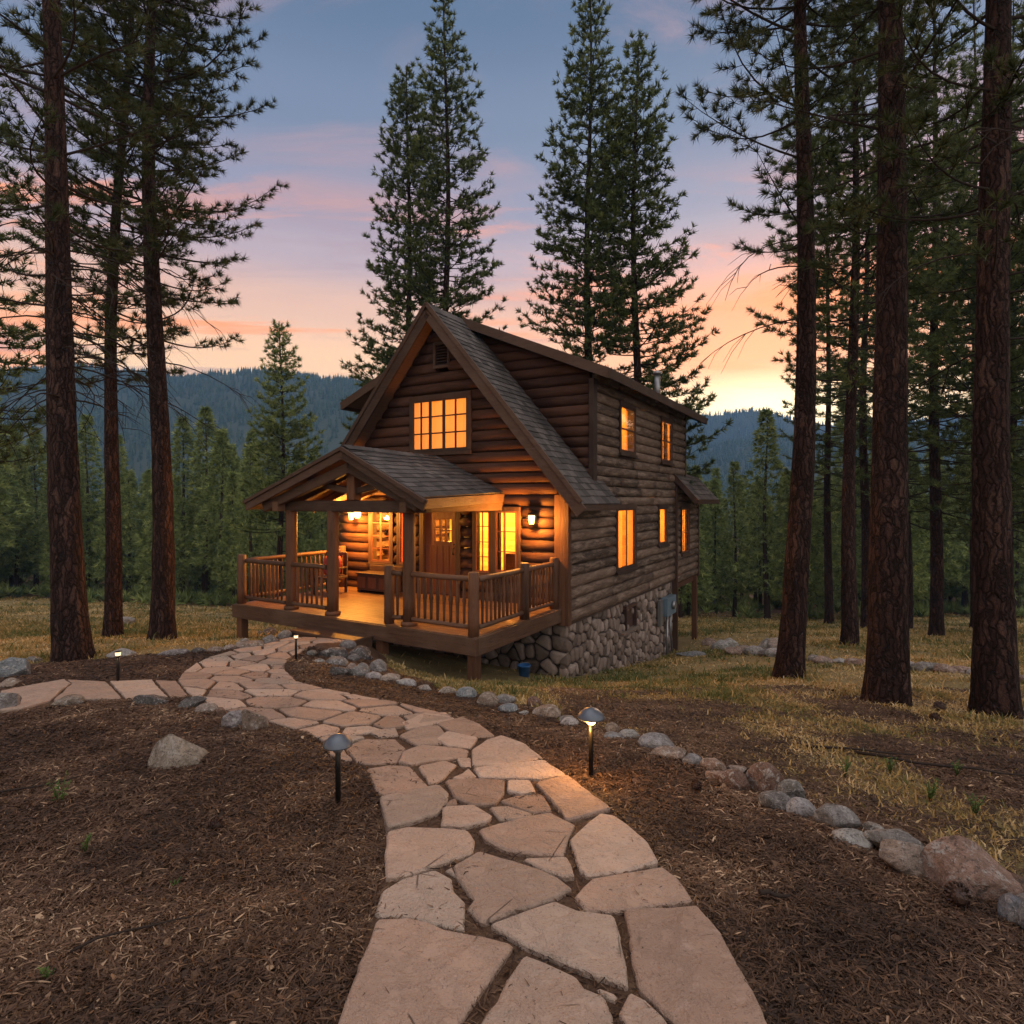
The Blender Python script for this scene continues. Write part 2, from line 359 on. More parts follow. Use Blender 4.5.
def bark_mat():
    t = NT('pine_bark'); o = t.obj(); v0 = t.obj((1, 1, .17))
    wn = t.n('ShaderNodeTexNoise'); t.l(o, wn.inputs['Vector']); wn.inputs['Scale'].default_value = 5; wn.inputs['Detail'].default_value = 4
    ad = t.n('ShaderNodeVectorMath', operation='MULTIPLY_ADD'); t.l(wn.outputs['Color'], ad.inputs[0]); ad.inputs[1].default_value = (.16, .16, .10); t.l(v0, ad.inputs[2]); v = ad.outputs[0]
    e = t.vor(v, 15, 'DISTANCE_TO_EDGE'); c = t.vor(v, 15, 'F1', 'Color'); n = t.noise(t.obj((1, 1, .4)), 26, 6, .75); b = t.noise(o, .9, 3); e2 = t.vor(v, 42, 'DISTANCE_TO_EDGE')
    sc = t.n('ShaderNodeSeparateColor'); t.l(c, sc.inputs[0])
    f = t.math('ADD', t.math('MULTIPLY', n, .65), t.math('MULTIPLY', sc.outputs[0], .28)); f = t.math('ADD', f, t.math('MULTIPLY', b, .2))
    col = t.ramp(f, [(.36, (.022, .013, .011)), (.58, (.060, .031, .024)), (.82, (.115, .068, .054))])
    col = t.mix(t.mr(e, .0, .16, .9, 0.), col, (.010, .007, .006)); col = t.mix(t.mr(e2, .0, .10, .5, 0.), col, (.014, .009, .008))
    h = t.math('ADD', t.mr(e, 0., .22), t.math('MULTIPLY', n, .55)); h = t.math('ADD', h, t.mr(e2, 0., .15, 0., .2))
    return t.done(t.bsdf(col, .92, t.bump(h, .05), .12))
M['bark'] = bark_mat()
M['bark_far'] = plain('far_bark', (.055, .036, .028), .95, bump=.02, scale=9, var=.4, spec=.1)
M['branch'] = plain('branch_bark', (.034, .025, .021), .9, scale=30, spec=.1)
def needles(name, c0, c1, c2, tl=.25):
    t = NT(name); r = t.attr(); col = t.ramp(r, [(0, c0), (.6, c1), (1, c2)])
    d = t.bsdf(col, .65, None, .2); tr = t.n('ShaderNodeBsdfTranslucent'); t.l(col, tr.inputs[0])
    mx = t.n('ShaderNodeMixShader'); mx.inputs[0].default_value = tl; t.l(d, mx.inputs[1]); t.l(tr.outputs[0], mx.inputs[2])
    return t.done(mx.outputs[0])
M['needle'] = needles('pine_needles', (.026, .038, .013), (.062, .076, .026), (.125, .125, .045))
M['needle_mid'] = needles('pine_needles_mid', (.034, .054, .018), (.10, .13, .04), (.21, .23, .075))
M['needle_far'] = needles('conifer_needles', (.05, .085, .028), (.22, .275, .09), (.44, .47, .165))
M['needle_hill'] = needles('hill_needles', (.018, .036, .022), (.035, .06, .034), (.06, .09, .045), .1)
M['grass'] = needles('dry_grass', (.10, .115, .036), (.40, .265, .095), (.62, .46, .24), .3)
M['litter'] = needles('pine_litter', (.026, .014, .009), (.13, .072, .042), (.44, .30, .19), .05)
M['leaf'] = needles('weed_leaf', (.03, .07, .015), (.07, .13, .03), (.13, .17, .04), .3)
# ------------------------------------------------------------------ numpy value noise
def vnoise(x, y, seed=0):
    xi = np.floor(x).astype(np.int64); yi = np.floor(y).astype(np.int64); fx = x-xi; fy = y-yi
    fx = fx*fx*(3-2*fx); fy = fy*fy*(3-2*fy)
    def h(a, b):
        n = (a*374761393+b*668265263+seed*974711) & 0x7fffffff; n = ((n ^ (n >> 13))*1274126177) & 0x7fffffff
        return ((n ^ (n >> 16)) & 0xffff)/65535.
    return (h(xi, yi)*(1-fx)+h(xi+1, yi)*fx)*(1-fy)+(h(xi, yi+1)*(1-fx)+h(xi+1, yi+1)*fx)*fy
def fbm(x, y, o=4, seed=0):
    s = 0; a = .5
    for i in range(o): s = s+a*vnoise(x, y, seed+i*17); x = x*2.03+11.7; y = y*2.03-3.1; a *= .5
    return s
# ------------------------------------------------------------------ path outline
LEDGE = [(300, 1110), (342, 1024), (364, 940), (386, 880), (388, 840), (381, 803), (366, 773), (343, 752), (318, 739), (277, 726), (225, 712), (190, 698), (178, 683), (185, 671), (211, 657), (249, 648), (287, 641), (317, 633)]
REDGE = [(352, 642), (335, 643.5), (312, 646), (287, 660), (284, 671), (297, 684), (325, 691), (363, 698), (420, 709), (495, 739), (567, 779), (611, 814), (659, 867), (693, 909), (726, 951), (764, 1024), (800, 1110)]
PATHW = [hit(*p) for p in LEDGE+REDGE]
SPUR = [(0, 693), (66, 681), (109, 683), (178, 682), (192, 698), (122, 703), (81, 703), (20, 712), (0, 714)]
SPURW = [hit(*p) for p in SPUR]
DUFFW = [hit(*p) for p in [(-250, 690), (0, 668), (70, 661), (130, 657), (180, 655), (240, 648), (290, 637), (320, 632), (350, 634), (375, 655), (420, 682), (480, 695), (560, 713), (640, 735), (700, 758), (760, 780), (830, 810), (900, 845), (1010, 880), (1200, 960)]]+[Vector((6, -6, 0)), Vector((-12, -6, 0))]
def duffmask(x, y):
    jx = x+(fbm(x*1.1, y*1.1, 3, 5)-.45)*1.0; jy = y+(fbm(x*1.1+40, y*1.1, 3, 9)-.45)*1.0
    return inpoly(jx, jy, DUFFW)
def build_ground():
    def axis(fine, step, far, grow):
        a = list(np.arange(0, fine, step)); s = step
        while a[-1] < far: s *= grow; a.append(a[-1]+s)
        return np.array(a)
    ax = axis(7, .07, 1150, 1.13); xs = np.concatenate([-ax[:0:-1], ax])
    ay = axis(13, .07, 1300, 1.09); back = -axis(1, .5, 60, 1.3)[:0:-1]; ys = np.concatenate([back, ay])
    X, Y = np.meshgrid(xs, ys); Z = zg(X, Y)
    onp = inpoly(X, Y, PATHW) | inpoly(X, Y, SPURW); near = np.clip((30-np.hypot(X, Y))/20, 0, 1)
    D = duffmask(X, Y).astype(float); D = np.where((D < .5) & (X > .3) & (Y < 9.5), np.clip((fbm(X*1.2, Y*1.2, 4, 77)-.36)*-4.5+1, 0, 1)*np.clip((10-Y)/3.5, .35, .95), D); D = np.maximum(D, np.clip((Y-43)/8, 0, 1)*np.clip((400-Y)/200, 0, 1))
    bump = (fbm(X*1.3, Y*1.3, 3, 1)-.44)*.10+(fbm(X*6, Y*6, 3, 2)-.44)*.05
    Z = Z+np.where(onp, .008+bump*.12, bump*near)
    Z = Z-np.clip(np.hypot(X, Y)-150, 0, 1e9)*.004
    ny, nx = X.shape; idx = np.arange(nx*ny).reshape(ny, nx)
    F = np.stack([idx[:-1, :-1], idx[:-1, 1:], idx[1:, 1:], idx[1:, :-1]], -1).reshape(-1, 4)
    me = np_mesh('ground', np.stack([X, Y, Z], -1).reshape(-1, 3), F, None, True)
    a = me.attributes.new('duff', 'FLOAT', 'POINT'); a.data.foreach_set('value', D.ravel().astype(np.float32))
    t = NT('forest_floor'); v = t.obj(world=True); d = t.attr('duff')
    n1 = t.noise(v, 1.3, 5, .6); n2 = t.noise(v, 9, 6, .7); n3 = t.noise(v, 55, 4, .75); st = t.noise(t.obj((1, 1, 1), True), 120, 2, .5)
    duff = t.ramp(t.math('ADD', t.math('MULTIPLY', n2, .55), t.math('MULTIPLY', n3, .5)), [(.32, (.034, .019, .012)), (.52, (.105, .060, .039)), (.72, (.20, .13, .085))])
    duff = t.mix(t.mr(n1, .4, .65, 0., .5), duff, (.06, .032, .021))
    mead = t.ramp(t.math('ADD', t.math('MULTIPLY', n3, .45), t.math('MULTIPLY', t.math('ADD', n1, n2), .3)), [(.3, (.06, .039, .022)), (.46, (.16, .118, .055)), (.62, (.27, .21, .10)), (.82, (.38, .30, .165))])
    col = t.mix(d, mead, duff)
    o = link('ground', me, t.done(t.bsdf(col, .95, t.bump(t.math('ADD', n2, t.math('MULTIPLY', n3, .6)), .03), .1)))
    tag(o, kind='structure'); return o
build_ground()
# ------------------------------------------------------------------ flagstone path
def clip_poly(poly, n, d):
    out = []
    for i in range(len(poly)):
        a, b = poly[i], poly[(i+1) % len(poly)]; da = a[0]*n[0]+a[1]*n[1]-d; db = b[0]*n[0]+b[1]*n[1]-d
        if da <= 0: out.append(a)
        if (da < 0) != (db < 0) and da != db:
            t = da/(da-db); out.append((a[0]+(b[0]-a[0])*t, a[1]+(b[1]-a[1])*t))
    return out
def voronoi(seeds, x0, x1, y0, y1, gap):
    S = np.array(seeds); cells = []
    for i, s in enumerate(S):
        poly = [(x0, y0), (x1, y0), (x1, y1), (x0, y1)]
        d = ((S-s)**2).sum(1); nb = np.argsort(d)[1:22]
        for j in nb:
            n = S[j]-s; L = math.hypot(*n)
            if L < 1e-6: continue
            n = n/L; m = (S[j]+s)/2; poly = clip_poly(poly, n, float(m@n)-gap/2)
            if len(poly) < 3: break
        if len(poly) >= 3: cells.append(poly)
    return cells
TRACED = """88,680 165,678 215,690 255,708 330,722 410,742 385,785 350,835 300,905 262,960 200,1010 60,1030 -30,1000 10,890 45,800|438,768 490,785 560,818 580,845 630,868 648,914 655,985 560,1020 400,1010 318,965 350,905 372,880 400,820|510,640 560,660 655,675 668,730 682,800 685,845 620,820 555,795 490,765 430,740 358,695 430,668|677,660 770,655 850,650 875,680 910,720 950,800 1010,914 1050,1000 900,1010 850,985 780,914 715,850 700,800 690,730|690,855 730,875 770,914 800,965 690,975 668,910|100,610 150,580 225,560 265,580 270,610 295,635 295,705 230,690 170,675 85,668|330,515 380,530 420,540 480,560 520,580 552,605 500,635 440,655 340,690 305,655 320,635 280,580 270,550|560,625 580,600 600,580 680,565 770,552 800,575 820,600 840,635 760,645 660,660 590,660|620,425 650,430 690,455 730,490 758,540 690,560 590,575 570,560 560,530 548,490 570,465|112,470 160,458 240,460 305,465 320,490 315,520 240,545 160,575 107,580|330,465 380,450 440,435 500,425 530,440 560,455 540,490 530,530 480,525 400,515 350,490|435,535 540,530 550,550 557,575 530,578 480,560|95,385 160,370 235,355 258,375 255,400 230,425 170,445 115,458 105,430|245,410 320,405 360,430 350,445 300,455 238,455|465,350 540,330 600,375 645,410 600,425 540,440 510,400|250,345 330,340 393,345 390,375 370,400 320,403 270,385|380,390 420,378 480,375 505,415 460,420 420,408|355,408 400,405 460,425 430,438 380,438|400,345 450,345 465,370 430,375 400,370|60,315 120,305 165,308 190,335 210,355 160,368 95,378 75,345|185,308 250,295 278,305 245,340 215,352|318,315 400,305 485,295 540,330 470,340 400,338 335,338|315,270 350,245 385,235 440,255 485,292 400,303 315,310|10,260 60,242 130,242 155,262 135,300 70,302 40,300|140,300 150,275 190,258 250,262 305,270 300,288 220,295 170,305|140,235 190,212 235,210 255,232 240,255 180,257|230,245 255,225 330,240 310,265 260,260|230,205 290,190 330,205 370,235 310,238 260,222|145,205 200,180 250,178 275,195 210,210 160,220|278,290 310,288 312,310 290,308|258,395 275,390 280,403 250,408|268,340 308,316 325,335 290,342|-40,262 0,258 30,290 10,296 -20,280|-30,240 20,235 60,240 0,258|70,225 130,212 140,232 95,238|250,560 268,552 275,572|610,845 660,862 655,872 625,862"""
def build_path():
    mb = MB()
    def smooth(poly, k=1):
        for _ in range(k):
            q = []
            for i in range(len(poly)):
                a, b = Vector(poly[i]), Vector(poly[(i+1) % len(poly)])
                q += [a.lerp(b, .07), a.lerp(b, .93)]
            poly = q
        return poly
    def stone(W):
        W = [Vector((p[0], p[1])) for p in W]; c = sum(W, Vector((0, 0)))/len(W)
        W = [c+(p-c)*(1+.005/max(.05, (p-c).length)) for p in W]
        # ragged outline
        Q = []
        for i in range(len(W)):
            a, b = W[i], W[(i+1) % len(W)]; L = (b-a).length; n = max(1, int(L/.09))
            for k in range(n):
                p = a.lerp(b, k/n); j = min(.007, L*.04)
                Q.append(p+Vector((random.uniform(-j, j), random.uniform(-j, j))))
        tilt = (random.uniform(-.007, .007), random.uniform(-.007, .007)); lift = random.uniform(.022, .036)
        def ring(s, dz):
            r = []
            for p in Q:
                v = p-c; L = v.length; q = c+v*max(.2, (L-s)/L) if L > 0 else p
                r.append((q.x, q.y, z1(q.x, q.y)+dz+v.x*tilt[0]+v.y*tilt[1]))
            return r
        r0, r1, r2 = ring(0, -.05), ring(.002, lift-.010), ring(.014, lift); n = len(Q)
        b = len(mb.v); rr = random.random(); mb.v += r0+r1+r2
        for k in range(n):
            k2 = (k+1) % n
            mb.face((b+k, b+k2, b+n+k2, b+n+k), rr); mb.face((b+n+k, b+n+k2, b+2*n+k2, b+2*n+k), rr, True)
        mb.face([b+2*n+k for k in range(n)], rr)
    for s in TRACED.split('|'):
        px = [tuple(map(float, q.split(','))) for q in s.split()]
        px = [(340+x*.41992, 640+y*.41992) for x, y in px]
        stone(smooth([hit(*p).xy for p in px]))
    # upper walk: irregular slabs laid between its two edges
    pairs = [((325, 744), (462, 722)), ((314, 738), (436, 712)), ((277, 726), (398, 705)), ((225, 712), (363, 698)), ((190, 698), (325, 691)), ((178, 683), (297, 684)), ((185, 671), (284, 671)),
             ((211, 657), (287, 660)), ((249, 648), (312, 646)), ((287, 641), (335, 643.5)), ((317, 633), (352, 642))]
    Lw = [hit(*p[0]).xy for p in pairs]; Rw = [hit(*p[1]).xy for p in pairs]
    cum = [0]
    for i in range(1, len(pairs)): cum.append(cum[-1]+((Lw[i]+Rw[i])/2-(Lw[i-1]+Rw[i-1])/2).length)
    def at(s, w):
        s = min(max(s, 0), cum[-1]-1e-6); i = max(k for k in range(len(cum)-1) if cum[k] <= s); t = (s-cum[i])/(cum[i+1]-cum[i]+1e-9)
        return Lw[i].lerp(Lw[i+1], t).lerp(Rw[i].lerp(Rw[i+1], t), w)
    S, Wd = cum[-1], 1.7; seeds = []; rnd = random.Random(11); tries = 0
    while tries < 9000:
        q = (rnd.uniform(0, S), rnd.uniform(0, Wd)); tries += 1
        r = rnd.uniform(.36, .62)
        if all((q[0]-o[0])**2+(q[1]-o[1])**2 > r*r for o in seeds): seeds.append(q)
    for c in voronoi(seeds, 0.05, S, 0, Wd, .05): 
        if len(c) >= 3: stone(smooth([at(a, b/Wd) for a, b in c]))
    for s in [[(1, 694), (64, 682), (70, 686), (50, 703), (22, 711), (0, 713)], [(68, 682), (106, 684), (122, 702), (82, 702.5), (54, 703), (72, 686)], [(110, 684), (152, 682.5), (160, 692), (168, 700), (126, 701.5)], [(155, 682.5), (176, 683), (188, 698), (171, 699.5)], [(-60, 700), (-4, 693), (-4, 713), (-60, 722)], [(-130, 716), (-64, 701), (-64, 723), (-130, 742)]]:
        stone([hit(*p).xy for p in s])
    tag(mb.build('path', M['flag'], fix=True), 'pinkish irregular sandstone flagstone walk with dark soil joints', None, None, 'structure')
build_path()
# ------------------------------------------------------------------ the log cabin
def glass_mat():
    t = NT('window_glass'); lw = t.n('ShaderNodeLayerWeight'); f = t.math('ADD', t.math('MULTIPLY', t.math('POWER', lw.outputs['Facing'], 4.), 1.), .02)
    a = t.n('ShaderNodeBsdfTransparent'); g = t.n('ShaderNodeBsdfGlossy'); g.inputs['Roughness'].default_value = .02
    mx = t.n('ShaderNodeMixShader'); t.l(f, mx.inputs[0]); t.l(a.outputs[0], mx.inputs[1]); t.l(g.outputs[0], mx.inputs[2]); return t.done(mx.outputs[0])
M['glass'] = glass_mat()
M['curtain'] = needles('cream_curtain', (.55, .36, .15), (.70, .48, .21), (.76, .56, .27), .6)
M['curtain_red'] = needles('red_curtain', (.28, .06, .03), (.38, .12, .06), (.45, .2, .1), .5)
M['bulb'] = emit('lamp_bulb', (1, .55, .16), 9); M['post_bulb'] = emit('post_lamp_bulb', (1, .68, .36), 1.6)
M['lantern_glass'] = emit('lantern_glow', (1, .60, .18), 7)
CAB = thing('log_cabin', 'brown two-storey log cabin with steep shingled gable and lit windows on a stone foundation', 'house', (1.146, 12.4, 0), math.atan2(-.51, .86))
CABM = Matrix.Translation((1.146, 12.4, 0)) @ Matrix.Rotation(math.atan2(-.51, .86), 4, 'Z')
def wp(x, y, z): return CABM @ Vector((x, y, z))
FRONT = lambda s, o, z: (s, -o, z)
SIDE = lambda s, o, z: (o, s, z)
LEFT = lambda s, o, z: (-6.6-o, s, z)
BACK = lambda s, o, z: (s, 9.2+o, z)
LOGH = .242
PROF = [(-.12, 0), (-.005, .0), (.04, .04), (.075, .2), (.09, .5), (.075, .8), (.04, .96), (-.005, 1), (-.12, 1)]
def logs(mb, pl, z0, z1, lim, ops=(), off=0., joints=None, bulge=1.):
    k = 0; z = z0
    while z < z1-.02:
        h = min(LOGH, z1-z); a, b = lim(z+h*.5)
        iv = [(a, b)] if b > a else []
        for (s0, s1, q0, q1) in ops:
            ov = min(q1, z+h)-max(q0, z)
            if ov > .3*h:
                nv = []
                for (u, v) in iv:
                    if s0 > u: nv.append((u, min(v, s0)))
                    if s1 < v: nv.append((max(u, s1), v))
                iv = [(u, v) for u, v in nv if v-u > .02]
        if joints:
            nv = []
            for (u, v) in iv:
                p = u
                while v-p > joints*1.6:
                    q = p+random.uniform(.5, 1.3)*joints; nv.append((p, q-.004)); p = q
                nv.append((p, v))
            iv = nv
        for (u, v) in iv:
            r = random.random(); jit = random.uniform(.85, 1.12)*bulge; n = max(1, int((v-u)/.5)); base = len(mb.v); m = len(PROF)
            for i in range(n+1):
                w = random.uniform(-.005, .005); w2 = random.uniform(-.005, .005)
                for (o, f) in PROF:
                    zz = z+f*h; la, lb = lim(min(max(zz, z0+.001), z1-.001))
                    ua = la if abs(u-a) < 1e-6 else u; vb = lb if abs(v-b) < 1e-6 else v
                    s = ua+(vb-ua)*i/n
                    mb.v.append(pl(s, off+(o*jit+w if o > 0.01 else o), zz+(w2 if .1 < f < .9 else 0)))
            for i in range(n):
                for j in range(m-1): mb.face((base+i*m+j, base+i*m+j+1, base+(i+1)*m+j+1, base+(i+1)*m+j), r, True)
            mb.face([base+j for j in range(m)], r); mb.face([base+n*m+j for j in range(m)][::-1], r)
        z += h; k += 1
AP = -3.3
def gable_lim(z):
    h = min(3.3, max(.02, (6.50-z)/1.205)); return (AP-h, AP+h)
W_F = dict(gable=(-4.07, -2.46, 3.42, 4.62), left=(-5.42, -4.80, .70, 2.00), narrow=(-4.50, -4.20, .68, 2.02), r1=(-2.24, -1.86, .62, 2.0), r2=(-1.70, -1.16, .66, 2.0))
W_S = dict(u1=(2.95, 3.95, 3.48, 4.62), u2=(6.45, 7.5, 3.44, 4.66), a=(2.72, 4.02, .52, 2.02), b=(6.2, 6.95, .94, 2.0), c=(8.5, 9.35, .5, 1.95))
def openings(d): return [(a-.05, b+.05, c-.05, e+.05) for a, b, c, e in d.values()]
mb = MB(); logs(mb, FRONT, -.3, 6.45, gable_lim, openings(W_F)+[(-3.80, -2.74, -.3, 2.08), (-3.40, -3.02, 5.40, 5.92)], joints=5)
mb.build('front_wall', M['log_front'], CAB)
mb = MB()
logs(mb, SIDE, -.33, 2.335, lambda z: (0., 7.98), openings(W_S), joints=2.6)
logs(mb, SIDE, 2.332, 5.24, lambda z: ((1.40 if z > 2.5 else 0.), 9.2), openings(W_S), joints=2.4)
logs(mb, SIDE, -.45, 2.95, lambda z: (8.06, 10.8), openings(W_S), off=.06, joints=2.2)
mb.build('side_wall', M['log_side'], CAB)
def cheek_lim(z): return (AP+(6.72-z)/1.2, min(-.02, AP+(6.58-z)/.434))
mb = MB(); logs(mb, lambda s, o, z: (s, 1.32-o, z), 2.5, 6.4, cheek_lim); mb.build('dormer_cheek', M['log_front'], CAB)
mb = MB(); logs(mb, lambda s, o, z: (-6.6-s, 1.32-o, z), 2.5, 6.4, cheek_lim); mb.build('dormer_cheek', M['log_front'], CAB)
def back_lim(z): h = min(3.3, (6.6-z)/.45); return (AP-h, AP+h)
mb = MB(); logs(mb, BACK, -.3, 6.4, back_lim, joints=3); mb.build('back_wall', M['log_front'], CAB)
mb = MB(); logs(mb, LEFT, -.3, 2.3, lambda z: (0, 9.2), joints=3); logs(mb, LEFT, 2.3, 5.2, lambda z: (1.4, 9.2), joints=3); mb.build('left_wall', M['log_side'], CAB)
mb = MB()
logs(mb, lambda s, o, z: (s, 10.74+o, z), -.45, 2.9, lambda z: (-3, .0)); logs(mb, lambda s, o, z: (-3-o, s, z), -.45, 2.9, lambda z: (9.3, 10.7))
mb.box(-3, .1, 8.06, 10.8, -.62, -.46)
mb.build('bump_out', M['log_front'], CAB)
# corner boards
mb = MB(); mb.box(-.24, .0, -.11, -.085+.11, -.36, 2.36); mb.box(.0, .085, -.11, .05, -.36, 2.2); mb.build('corner_board', M['post'], CAB, .006)
mb = MB(); mb.box(-.02, .10, 1.18, 1.40, 2.45, 5.0); mb.build('corner_board', M['trim'], CAB, .006)
mb = MB(); mb.box(-.03, .14, 7.97, 8.08, -2.95, 2.9); mb.build('corner_board', M['trim'], CAB, .006)
mb = MB(); mb.box(-.03, .09, 9.18, 9.30, 2.6, 5.1); mb.build('corner_board', M['trim'], CAB, .006)
mb = MB(); mb.box(.0, .16, 10.74, 10.84, -.5, 2.4); mb.build('corner_board', M['trim'], CAB, .006)
# windows
def window(pl, s0, s1, z0, z1, cols, rows, casing=.10, thick=(), sash=False, cur=None, axis='x', sill=True, bar=1.):
    """cols / rows: bar positions as fractions"""
    mb = MB()
    def bx(a, b, o0, o1, c, d, m=None):
        (m or mb).add([pl(a, o0, c), pl(b, o0, c), pl(b, o1, c), pl(a, o1, c), pl(a, o0, d), pl(b, o0, d), pl(b, o1, d), pl(a, o1, d)],
               [(0, 3, 2, 1), (4, 5, 6, 7), (0, 1, 5, 4), (1, 2, 6, 5), (2, 3, 7, 6), (3, 0, 4, 7)])
    o = .105
    bx(s0-casing, s0, -.10, o, z0, z1); bx(s1, s1+casing, -.10, o, z0, z1)
    bx(s0-casing, s1+casing, -.10, o+.012, z1, z1+casing*1.15); bx(s0-casing, s1+casing, -.10, o+.004, z0-casing, z0)
    for (u0, u1, v0, v1) in ((s0-.2, s0-casing, z0-.2, z1+.2), (s1+casing, s1+.2, z0-.2, z1+.2), (s0-casing, s1+casing, z0-.22, z0-casing), (s0-casing, s1+casing, z1+casing*1.15, z1+.24)): bx(u0, u1, -.09, -.012, v0, v1)
    fr = mb.build('window', M['trim'], CAB, .006)
    if sill:
        m = MB(); bx(s0-casing-.03, s1+casing+.03, .106, .15, z0-casing-.02, z0-.045, m); m.build('sill', M['trim'], fr, .005)
    m = MB(); w, h = s1-s0, z1-z0
    Q = .05; bx(s0, s0+.035, .02+Q, .05+Q, z0, z1, m); bx(s1-.035, s1, .02+Q, .05+Q, z0, z1, m); bx(s0+.035, s1-.035, .02+Q, .05+Q, z0, z0+.045, m); bx(s0+.035, s1-.035, .02+Q, .05+Q, z1-.035, z1, m)
    for i, f in enumerate(cols): t = (.024 if i in thick else .012)*bar; bx(s0+f*w-t, s0+f*w+t, .022+Q, .047+Q, z0+.045, z1-.035, m)
    for f in rows: bx(s0+.035, s1-.035, .024+Q, .045+Q, z0+f*h-(.022 if sash else .011*bar), z0+f*h+(.022 if sash else .011*bar), m)
    m.build('sash', M['darkwood'] if pl is SIDE or bar > 1 else M['door'], fr)
    m = MB(); bx(s0+.02, s1-.02, .034+Q, .038+Q, z0+.02, z1-.02, m); m.build('pane', M['glass'], fr)
    if cur:
        m = MB(); mat, spans = cur
        for (f0, f1) in spans:
            n = 40; b = len(m.v)
            for i in range(n+1):
                f = f0+(f1-f0)*i/n; oo = .018+.012*math.sin(i*1.25)+random.uniform(-.003, .003)
                m.v += [pl(s0-.03+f*(w+.06), oo, z0-.03), pl(s0-.03+f*(w+.06), oo, z1+.03)]
            for i in range(n): m.face((b+2*i, b+2*i+2, b+2*i+3, b+2*i+1), .35+.3*(i % 5)/5, True)
        m.build('curtain', mat, fr, fix=False)
    return fr
window(FRONT, *W_F['gable'], (.16, .33, .58, .79), (.34, .67), thick=(1, 2), bar=1.5, cur=(M['curtain'], [(0, 1)]))  # curtain added across the gable panes to even out their amber glow
window(FRONT, *W_F['left'], (.5,), (.26, .5, .75), thick=(0,))
window(FRONT, *W_F['narrow'], (), (.5,), cur=(M['curtain_red'], [(0, 1)]), casing=.08)
window(FRONT, *W_F['r1'], (.5,), (.26, .5, .75), casing=.08)
window(FRONT, *W_F['r2'], (.42,), (.34, .67), thick=(0,), casing=.09)
window(SIDE, *W_S['u1'], (), (.5,), sash=True, cur=(M['curtain'], [(0, .55)]))
window(SIDE, *W_S['u2'], (), (.5,), sash=True, cur=(M['curtain'], [(0, .38), (.8, 1)]))
window(SIDE, *W_S['a'], (.5,), (), thick=(0,), cur=(M['curtain'], [(0, .40), (.62, 1)]))
window(SIDE, *W_S['b'], (), (), cur=(M['curtain'], [(0, 1)]))
window(lambda s, o, z: (o+.06, s, z), *W_S['c'], (.6,), (.45,), cur=(M['curtain'], [(0, .5), (.6, 1)]))
# gable vent
mb = MB(); mb.box(-3.45, -2.97, -.10, .02, 5.35, 5.42); mb.box(-3.45, -2.97, -.10, .02, 5.90, 5.97); mb.box(-3.45, -3.38, -.10, .02, 5.42, 5.9); mb.box(-3.04, -2.97, -.10, .02, 5.42, 5.9)
v = mb.build('gable_vent', M['trim'], CAB, .005)
mb = MB()
for i in range(7): z = 5.44+i*.066; mb.add([(-3.38, -.07, z), (-3.04, -.07, z), (-3.04, .01, z+.055), (-3.38, .01, z+.055), (-3.38, -.06, z-.008), (-3.04, -.06, z-.008), (-3.04, .02, z+.047), (-3.38, .02, z+.047)], [(0, 1, 2, 3), (7, 6, 5, 4), (0, 4, 5, 1), (3, 2, 6, 7), (0, 3, 7, 4), (1, 5, 6, 2)])
mb.build('louvre', M['darkwood'], v)
# door
mb = MB(); mb.box(-3.86, -3.74, -.10, .06, 0, 2.06); mb.box(-2.80, -2.68, -.10, .06, 0, 2.06); mb.box(-3.86, -2.68, -.105, .06, 2.06, 2.2)
dr = mb.build('door', M['trim'], CAB, .006)
dw = [(-3.46, -2.96, 1.28, 1.80)]
mb = MB(); mb.box(-3.74, -3.46, -.03, .03, .01, 2.06); mb.box(-2.96, -2.80, -.03, .03, .01, 2.06); mb.box(-3.46, -2.96, -.03, .03, 1.80, 2.06); mb.box(-3.46, -2.96, -.03, .03, .01, 1.28)
for i in range(5): mb.box(-3.72+i*.18, -3.72+i*.18+.165, -.045, -.031, .06, 1.18)
for i in (1, 2): x = -3.46+i*.5/3; mb.box(x-.016, x+.016, -.035, .03, 1.28, 1.80)
mb.box(-3.46, -2.96, -.034, .03, 1.525, 1.555)
mb.build('door_leaf', M['door'], dr, .003)
mb = MB(); mb.box(-3.46, -2.96, -.004, .004, 1.28, 1.8); mb.build('pane', M['glass'], dr)
mb = MB(); mb.tube([(-2.87, -.05, .98), (-2.87, -.10, .98), (-2.87, -.10, 1.12), (-2.87, -.05, 1.12)], .012, 6); mb.lathe((-2.87, -.06, 1.2), [(.025, 0), (.025, .03)], 10); mb.build('handle', M['black'], dr)
# rooms seen through the windows
mb = MB(); e = .17
def room(x0, x1, y0, y1, z0, z1): mb.box(x0, x1, y1, y1+.05, z0, z1); mb.box(x0-.05, x0, y0, y1, z0, z1)
mb.box(-6.45, -.14, .14, 9.1, -.12, 0.); mb.box(-6.45, -.14, .14, 9.1, 2.42, 2.55)
mb.box(-6.45, -.14, 4.6, 4.68, 0, 2.42); mb.box(-6.45, -.14, 7.9, 7.96, 0, 2.42); mb.box(-3.0, -2.94, 4.68, 7.9, 0, 2.42)
mb.box(-6.45, -.14, 4.9, 4.98, 2.55, 5.1); mb.box(-3.2, -3.12, 4.98, 9.1, 2.55, 5.1); mb.box(-6.4, -.14, 1.5, 9.1, 4.96, 5.02); mb.box(-4.3, -2.3, .14, 1.48, 5.06, 5.14)
mb.box(-2.6, -.02, 10.3, 10.4, -.1, 2.4); mb.box(-2.6, -2.5, 8.1, 10.3, -.1, 2.4); mb.box(-2.6, -.06, 8.1, 10.3, 2.4, 2.46); mb.box(-2.6, -.06, 8.1, 10.3, -.3, -.1)
